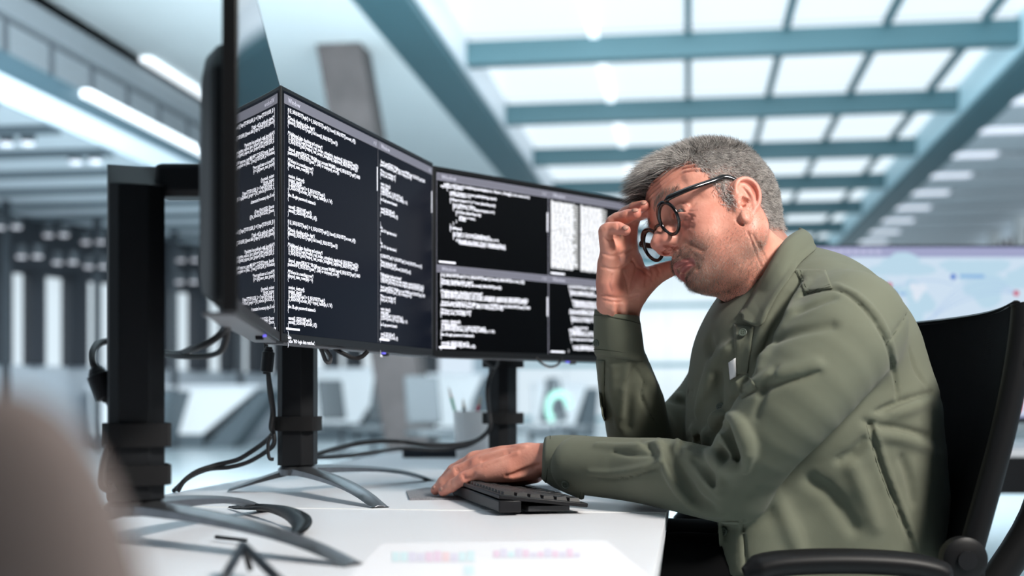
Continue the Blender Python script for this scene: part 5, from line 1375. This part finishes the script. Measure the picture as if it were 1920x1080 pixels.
# collar
inn = [(1498,428,1.83),(1503,430,1.80),(1490,436,1.768),(1470,452,1.742),(1448,486,1.724),(1430,518,1.722),(1413,549,1.734),(1397,575,1.762),(1386,588,1.785)]
out = [(1520,455,1.835),(1530,465,1.79),(1516,478,1.748),(1498,495,1.716),(1478,524,1.694),(1458,552,1.690),(1441,582,1.696),(1424,611,1.712),(1392,600,1.770)]
def drape(p, clear=.005):
    px_, py_ = 960+p[0]/p[1]*FPX, HORIZON-p[2]/p[1]*FPX
    a = L(px_,py_,1.3); b = L(px_,py_,2.4); h = SH.ray(a,b-a,0,1)
    if h is not None and h[1]-clear < p[1]: return L(px_,py_,h[1]-clear)
    return p
cf = MB(); secs = []
I_ = crom([L(*p) for p in inn],5); O_ = crom([L(*p) for p in out],5)
for a_,b_ in zip(I_,O_):
    row = []
    for t in np.linspace(0,1,7):
        p = a_*(1-t)+b_*t; bul = math.sin(PI*min(1,t*1.15))*.006; p = drape(p+np.array([.3,-.9,.35])*bul, .004+.004*t); row.append(tuple(c2w(p)))
    secs.append(row)
cf.loft(secs,closed=False); cf.build('collar', M_shirt, shirt, smooth=True, solid=.0026)
st = MB(); secs = []
for a_ in I_:
    c_ = L(1440,520,1.80); ins = a_+(c_-a_)*np.array([.12,.12,.12])+np.array([.022,.0,-.030]); secs.append([tuple(c2w(a_)),tuple(c2w(a_*.5+ins*.5+np.array([0,.003,0]))),tuple(c2w(ins))])
st.loft(secs,closed=False); st.build('collar_stand', M_shirt, shirt, smooth=True, solid=.002)
# stitched seams as fine raised threads
def seam(Fd, pts, r=.0007, off=.0006, name='stitching', m=None):
    o_ = []
    for (x,y) in crom([(a,b) for a,b in pts], 8):
        a = L(x,y,1.3); b = L(x,y,2.4); q = Fd.ray(a,b-a,0,1)
        if q is not None: o_.append(q+(a-b)/np.linalg.norm(a-b)*off)
    if len(o_)>2: MB().tube([Vector(v) for v in c2w(np.array(o_))], r, 6).build(name, m or M_seam, shirt, smooth=True)
patch(SH, [(1375,608),(1413,613),(1401,700),(1381,703)], 6, 16, .0028, .0012, 'placket', M_shirt, shirt)
patch(SH, [(1489,504),(1548,505),(1561,540),(1508,550)], 12, 10, .0014, .0010, 'shoulder_tab', M_shirt, shirt)
patch(SH, [(1378,716),(1402,700),(1420,730),(1390,748)], 6, 6, .0025, .0014, 'pocket_flap', M_shirt, shirt)
patch(SH, [(1347,978),(1392,978),(1398,1078),(1352,1078)], 5, 12, .0028, .0012, 'placket', M_shirt, shirt)
cd_ = patch(SH, [(1366,680),(1379,671),(1380,706),(1369,712)], 3, 4, .0050, .0012, 'card', mat('white_card',(.80,.80,.82),.5), None)
if cd_: tag(cd_, 'small white card sticking out of the shirt chest pocket', 'card')
def button(Fd, px, py, r=.0058, parent=None, off=.0012, z0=1.3):
    a = L(px,py,z0); b = L(px,py,2.4); q = Fd.ray(a,b-a,0,1)
    if q is None: return
    n_ = Fd.grad(q); n_ = n_*.6+np.array([0,-1,0])*.4; n_/=np.linalg.norm(n_)
    R_ = Vector(tuple(M3@n_)).to_track_quat('Z','Y').to_matrix(); c_ = Vector(tuple(c2w(q+n_*off)))
    m = MB().lathe([(0,0),(r,0),(r,.0016),(r*.82,.0020),(r*.70,.0012),(0,.0012)],24)
    m.v = [tuple(R_@Vector(v)+c_) for v in m.v]; bt = m.build('button', M_button, parent or shirt, smooth='auto')
    for dx,dy in ((1,1),(1,-1),(-1,1),(-1,-1)):
        h = MB().lathe([(0,0),(r*.13,0),(r*.13,.0003),(0,.0003)],8,(dx*r*.24,dy*r*.24,.0013)); h.v=[tuple(R_@Vector(v)+c_) for v in h.v]; h.build('button_hole', M_seam, bt)
button(SH,1394,627,off=.006); button(SH,1351,763); button(SH,1361,996,off=.005)
seam(SH,[(1509,553),(1535,547),(1562,543),(1585,551),(1604,565),(1635,598),(1660,641),(1672,680),(1680,720)],.0007,.0002)
seam(SH,[(1494,507),(1511,548),(1535,542),(1558,537)],.0004,.0022); seam(SH,[(1500,506),(1516,543),(1556,533)],.0004,.0022)
seam(SH,[(1700,586),(1690,606),(1674,629),(1664,642)],.0005,.0003)
seam(SH,[(1624,797),(1635,837),(1646,874),(1662,917),(1684,972)],.0005,.0003); seam(SH,[(1192,692),(1208,716),(1202,742),(1214,768),(1233,798)],.0005,.0003); seam(SH,[(1134,684),(1134,735),(1135,788)],.0005,.0003)
seam(SH,[(1346,985),(1350,1030),(1353,1078)],.0006,.004)
# cuffs
def cuff(rows, name='cuff', n=40):
    m = MB(); secs = []
    for (cx_,cy0,cz,rv,rd,tilt,wob) in rows:
        c_ = L(cx_,cy0,cz); sec = []
        ax = np.array([math.cos(tilt),0,math.sin(tilt)])       # cuff axis-ish in the picture plane
        vv = np.array([-math.sin(tilt),0,math.cos(tilt)]); dd = np.array([0,1.0,0])
        for k in range(n):
            t = 2*PI*k/n; sec.append(tuple(c2w(c_+vv*rv*math.cos(t)+dd*rd*math.sin(t)+ax*wob*math.sin(2*t+.6))))
        secs.append(sec)
    m.loft(secs, caps=False); return m.build(name, M_shirt, shirt, smooth=True, solid=.0034)
c1 = cuff([(1018,858,1.885,.0300,.034,-.10,.0015),(1024,860,1.882,.0335,.036,-.10,.001),(1045,865,1.872,.0390,.040,-.12,.0),(1072,871,1.862,.0435,.043,-.12,.0),(1096,877,1.850,.0468,.046,-.12,.0),(1100,878,1.848,.0450,.045,-.12,0)])
c2 = cuff([(1156,590,1.852,.0325,.032,PI/2-.20,.003),(1157,602,1.856,.0345,.034,PI/2-.20,.002),(1159,630,1.862,.0362,.036,PI/2-.16,.0),(1161,655,1.870,.0370,.037,PI/2-.14,.0),(1162,668,1.873,.0375,.0375,PI/2-.14,.0),(1162,673,1.874,.0352,.036,PI/2-.14,0)])
def cring(rows, off, r=.0006, par=None):
    (cx_,cy0,cz,rv,rd,tilt) = rows; c_ = L(cx_,cy0,cz); vv = np.array([-math.sin(tilt),0,math.cos(tilt)]); dd = np.array([0,1.0,0])
    pts = [Vector(tuple(c2w(c_+vv*(rv+off)*math.cos(2*PI*k/40)+dd*(rd+off)*math.sin(2*PI*k/40)))) for k in range(41)]
    MB().tube(pts, r, 5, caps=False).build('stitching', M_seam, par, smooth=True)
cring((1092,876,1.852,.0462,.0455,-.12),.0017,par=c1); cring((1027,861,1.881,.0345,.0368,-.10),.0017,par=c1); cring((1161,662,1.872,.0372,.0372,PI/2-.14),.0017,par=c2); cring((1157,600,1.855,.0343,.0338,PI/2-.20),.0017,par=c2)
CB = Field((.0,1.70,-.20),(.20,1.98,-.03),.004); CB.chain([L(1024,860,1.882),L(1045,865,1.872),L(1072,871,1.862),L(1100,878,1.848)],[.0345,.0405,.045,.0485],.0)
button(CB,1061,908,.0066,c1,.002)
CB2 = Field((.10,1.78,.05),(.26,1.95,.16),.004); CB2.chain([L(1157,600,1.856),L(1162,672,1.874)],[.036,.039],.0); button(CB2,1119,643,.0055,c2,.001)
patch(SH,[(1118,676),(1133,676),(1134,790),(1128,775)],3,14,.0035,.002,'sleeve_placket',M_shirt,shirt)
# ================================================================= TROUSERS, SHOES
TR = Field((-.16,1.56,-.90),(.66,2.14,-.12),.008)
TR.ell((.47,1.83,-.30),(.11,.15,.085),.03)
for zz in (1.745,1.95):
    TR.chain([(.42,zz,-.275),(.24,zz,-.262),(.0,zz-.01,-.275)],[.074,.072,.060],.03,sub=2)
    TR.chain([(.0,zz-.01,-.270),(.01,zz,-.50),(.03,zz,-.80)],[.060,.052,.040],.02,sub=2)
V,F = TR.mesh(); npmesh('trousers', c2w(V), F, M_trous, person)
for zz in (1.745,1.95):
    sh = Field((-.22,zz-.08,-.91),(.14,zz+.08,-.74),.005); sh.chain([(.05,zz,-.855),(-.06,zz,-.862),(-.15,zz,-.868)],[.042,.038,.030],.01); sh.cone((.04,zz,-.85),(.035,zz,-.79),.038,.040,.02)
    sh.D = np.maximum(sh.D, (-.8985-(sh.lo[2]+np.arange(sh.n[2])*sh.h))[None,None,:].astype(np.float32))
    V,F = sh.mesh(); npmesh('shoe', c2w(V), F, M_black, person)
# ================================================================= OFFICE CHAIR
chair = thing('office_chair', (cw(.42,1.83,0).x,cw(.42,1.83,0).y,0), 'black mesh-backed office chair the man is sitting on', 'chair')
M_mesh = mat('black_mesh_fabric', (.0035,.0035,.0045), .95, spec=.08, bump=(700,.8,'weave'))
M_fr = mat('black_chair_frame', (.008,.008,.009), .45, spec=.25)
ZN, ZF = 1.575, 2.075
prof = [(1903,566),(1905,582),(1899,640),(1886,720),(1864,820),(1836,925),(1806,1035),(1797,1090)]
pp = crom([L(a,b,ZN) for a,b in prof],6)
secs = []
for p in pp:
    row = []
    for t in np.linspace(0,1,15):
        q = p.copy(); q[1] = ZN+(ZF-ZN)*t; q[0] += .045*math.sin(PI*t); row.append(tuple(c2w(q)))
    secs.append(row)
MB().loft(secs,closed=False).build('backrest', M_mesh, chair, smooth=True, solid=.012)
for zz in (ZN,ZF):
    q = [p+np.array([.010,zz-ZN,0]) for p in pp]
    MB().tube([Vector(v) for v in c2w(np.array(q))], [.016]*len(q), 12).build('back_frame', M_fr, chair, smooth=True)
    q = [L(1912,570,ZN),L(1922,600,ZN),L(1926,650,ZN),L(1916,695,ZN),L(1898,725,ZN)]; q = [a_+np.array([0,zz-ZN,0]) for a_ in crom(q,5)]
    MB().tube([Vector(v) for v in c2w(np.array(q))], list(np.interp(np.linspace(0,1,len(q)),[0,.3,.7,1],[.010,.018,.018,.006])), 12).build('back_frame', M_fr, chair, smooth=True)
q = [];
for t in np.linspace(0,1,15):
    p = L(1905,572,ZN); p[1] = ZN+(ZF-ZN)*t; p[0] += .045*math.sin(PI*t); q.append(p)
MB().tube([Vector(v) for v in c2w(np.array(q))], .0065, 10).build('top_rail', M_fr, chair, smooth=True)
spn = [L(1900,700,1.83)+np.array([.05,0,0]),L(1880,850,1.83)+np.array([.07,0,0]),L(1850,1000,1.83)+np.array([.06,0,0]),L(1780,1180,1.83),L(1600,1230,1.83)]
MB().tube([Vector(v) for v in c2w(np.array(crom(spn,5)))], .024, 12).build('spine', M_fr, chair, smooth=True)
for zz in (1.50,2.14):
    a_ = (np.array([0,zz-1.50,0]))
    q = [L(1395,1075,1.50),L(1450,1058,1.50),L(1560,1052,1.50),L(1680,1056,1.50),L(1750,1068,1.50),L(1775,1085,1.50)]
    m = MB(); qq = crom([x_+a_ for x_ in q],6); m.tube([Vector(v) for v in c2w(np.array(qq))], list(np.interp(np.linspace(0,1,len(qq)),[0,.1,.9,1],[.012,.026,.024,.016])), 14, flat=.62)
    m.build('armrest', M_fr, chair, smooth=True)
    pv = L(1805,1048,1.535)+a_*.92
    d_ = MB().lathe([(0,-.014),(.026,-.014),(.028,-.008),(.028,.010),(.022,.014),(0,.014)],28); Rp = Matrix.Rotation(YAW,3,'Z')@Matrix.Rotation(PI/2,3,'X')
    d_.v = [tuple(Rp@Vector(v)+Vector(c2w(pv))) for v in d_.v]; pd = d_.build('pivot', M_fr, chair, smooth='auto')
    k_ = MB().lathe([(0,.012),(.012,.012),(.012,.018),(0,.019)],20); k_.v = [tuple(Rp@Vector(v)+Vector(c2w(pv))) for v in k_.v]; k_.build('bolt', M_black, pd, smooth='auto')
    m = MB().box(c2w(pv+np.array([0,.0,-.05])),(.052,.022,.12),Matrix.Rotation(YAW,3,'Z')); m.build('bracket', M_fr, chair, bevel=.006)
    q = [pv+np.array([0,0,-.09]), np.array([.50,pv[1],-.40]), np.array([.45,1.83,-.44])]
    MB().tube([Vector(v) for v in c2w(np.array(crom(q,6)))], .016, 10).build('arm_bracket', M_fr, chair, smooth=True)
R0 = Matrix.Rotation(YAW,3,'Z')
MB().box(cw(.40,1.83,-.405),(.50,.50,.075),R0).build('seat', M_mesh, chair, bevel=.03, seg=4)
MB().tube([cw(.42,1.83,-.43),cw(.42,1.83,-.78)],[.028,.028],16).build('gas_column', M_fr, chair, smooth='auto')
for k in range(5):
    a_ = 2*PI*k/5+.3; e_ = cw(.42+.29*math.cos(a_),1.83+.29*math.sin(a_),-.825)
    MB().tube([cw(.42,1.83,-.79),e_],[.030,.018],10).build('foot', M_fr, chair, smooth=True)
    MB().ell(Vector((e_.x,e_.y,.03)),(.029,.029,.030)).build('caster', M_black, chair, smooth=True)
# ---------------- join body pieces into one mesh
Vs=[];Fs=[];o_=0;at={'beard':[],'lip':[],'flush':[],'hairm':[]}
for V,F,A in BODY:
    Vs.append(V); Fs.append(F+o_); o_+=len(V)
    for k in at: at[k].append(A.get(k,np.zeros(len(V))) if A else np.zeros(len(V)))
body = npmesh('body', np.concatenate(Vs), np.concatenate(Fs), M_skin, person, {k:np.concatenate(v) for k,v in at.items()})
# ================================================================= LIGHT
def area(name, loc, target, size, power, color=(1,1,1), sy=None):
    ld = bpy.data.lights.new(name,'AREA'); ld.energy = power; ld.color = color; ld.shape = 'RECTANGLE'; ld.size = size; ld.size_y = sy or size
    o = bpy.data.objects.new(name, ld); COL.objects.link(o); o.location = loc
    d = Vector(target)-Vector(loc); o.rotation_euler = d.to_track_quat('-Z','Y').to_euler(); return o
tgt = cw(.42,1.75,-.02)
area('key_lamp', cw(1.55,.30,1.65), tgt, .45, 90, (1,.95,.88))
area('overhead_lamp', cw(.1,2.2,3.6), cw(.3,1.9,0), 1.2, 9, (.90,.96,1))
area('hall_fill', (-1,9,Z(4.6)), (-3,24,Z(-.6)), 7, 2400, (.85,.94,1), 3)  # added fill to brighten the far floor and counters, no fitting there
area('ceiling_fill', (-4.2,4,.08), (-5.6,19,Z(5)), 2, 130, (.88,.96,1), 1)  # unseen fill added to brighten the ceiling left of the skylight
area('ceiling_fill', (4.2,4,.08), (6.2,19,Z(5)), 2, 160, (.88,.96,1), 1)  # matching unseen fill added for the right-hand ceiling strips
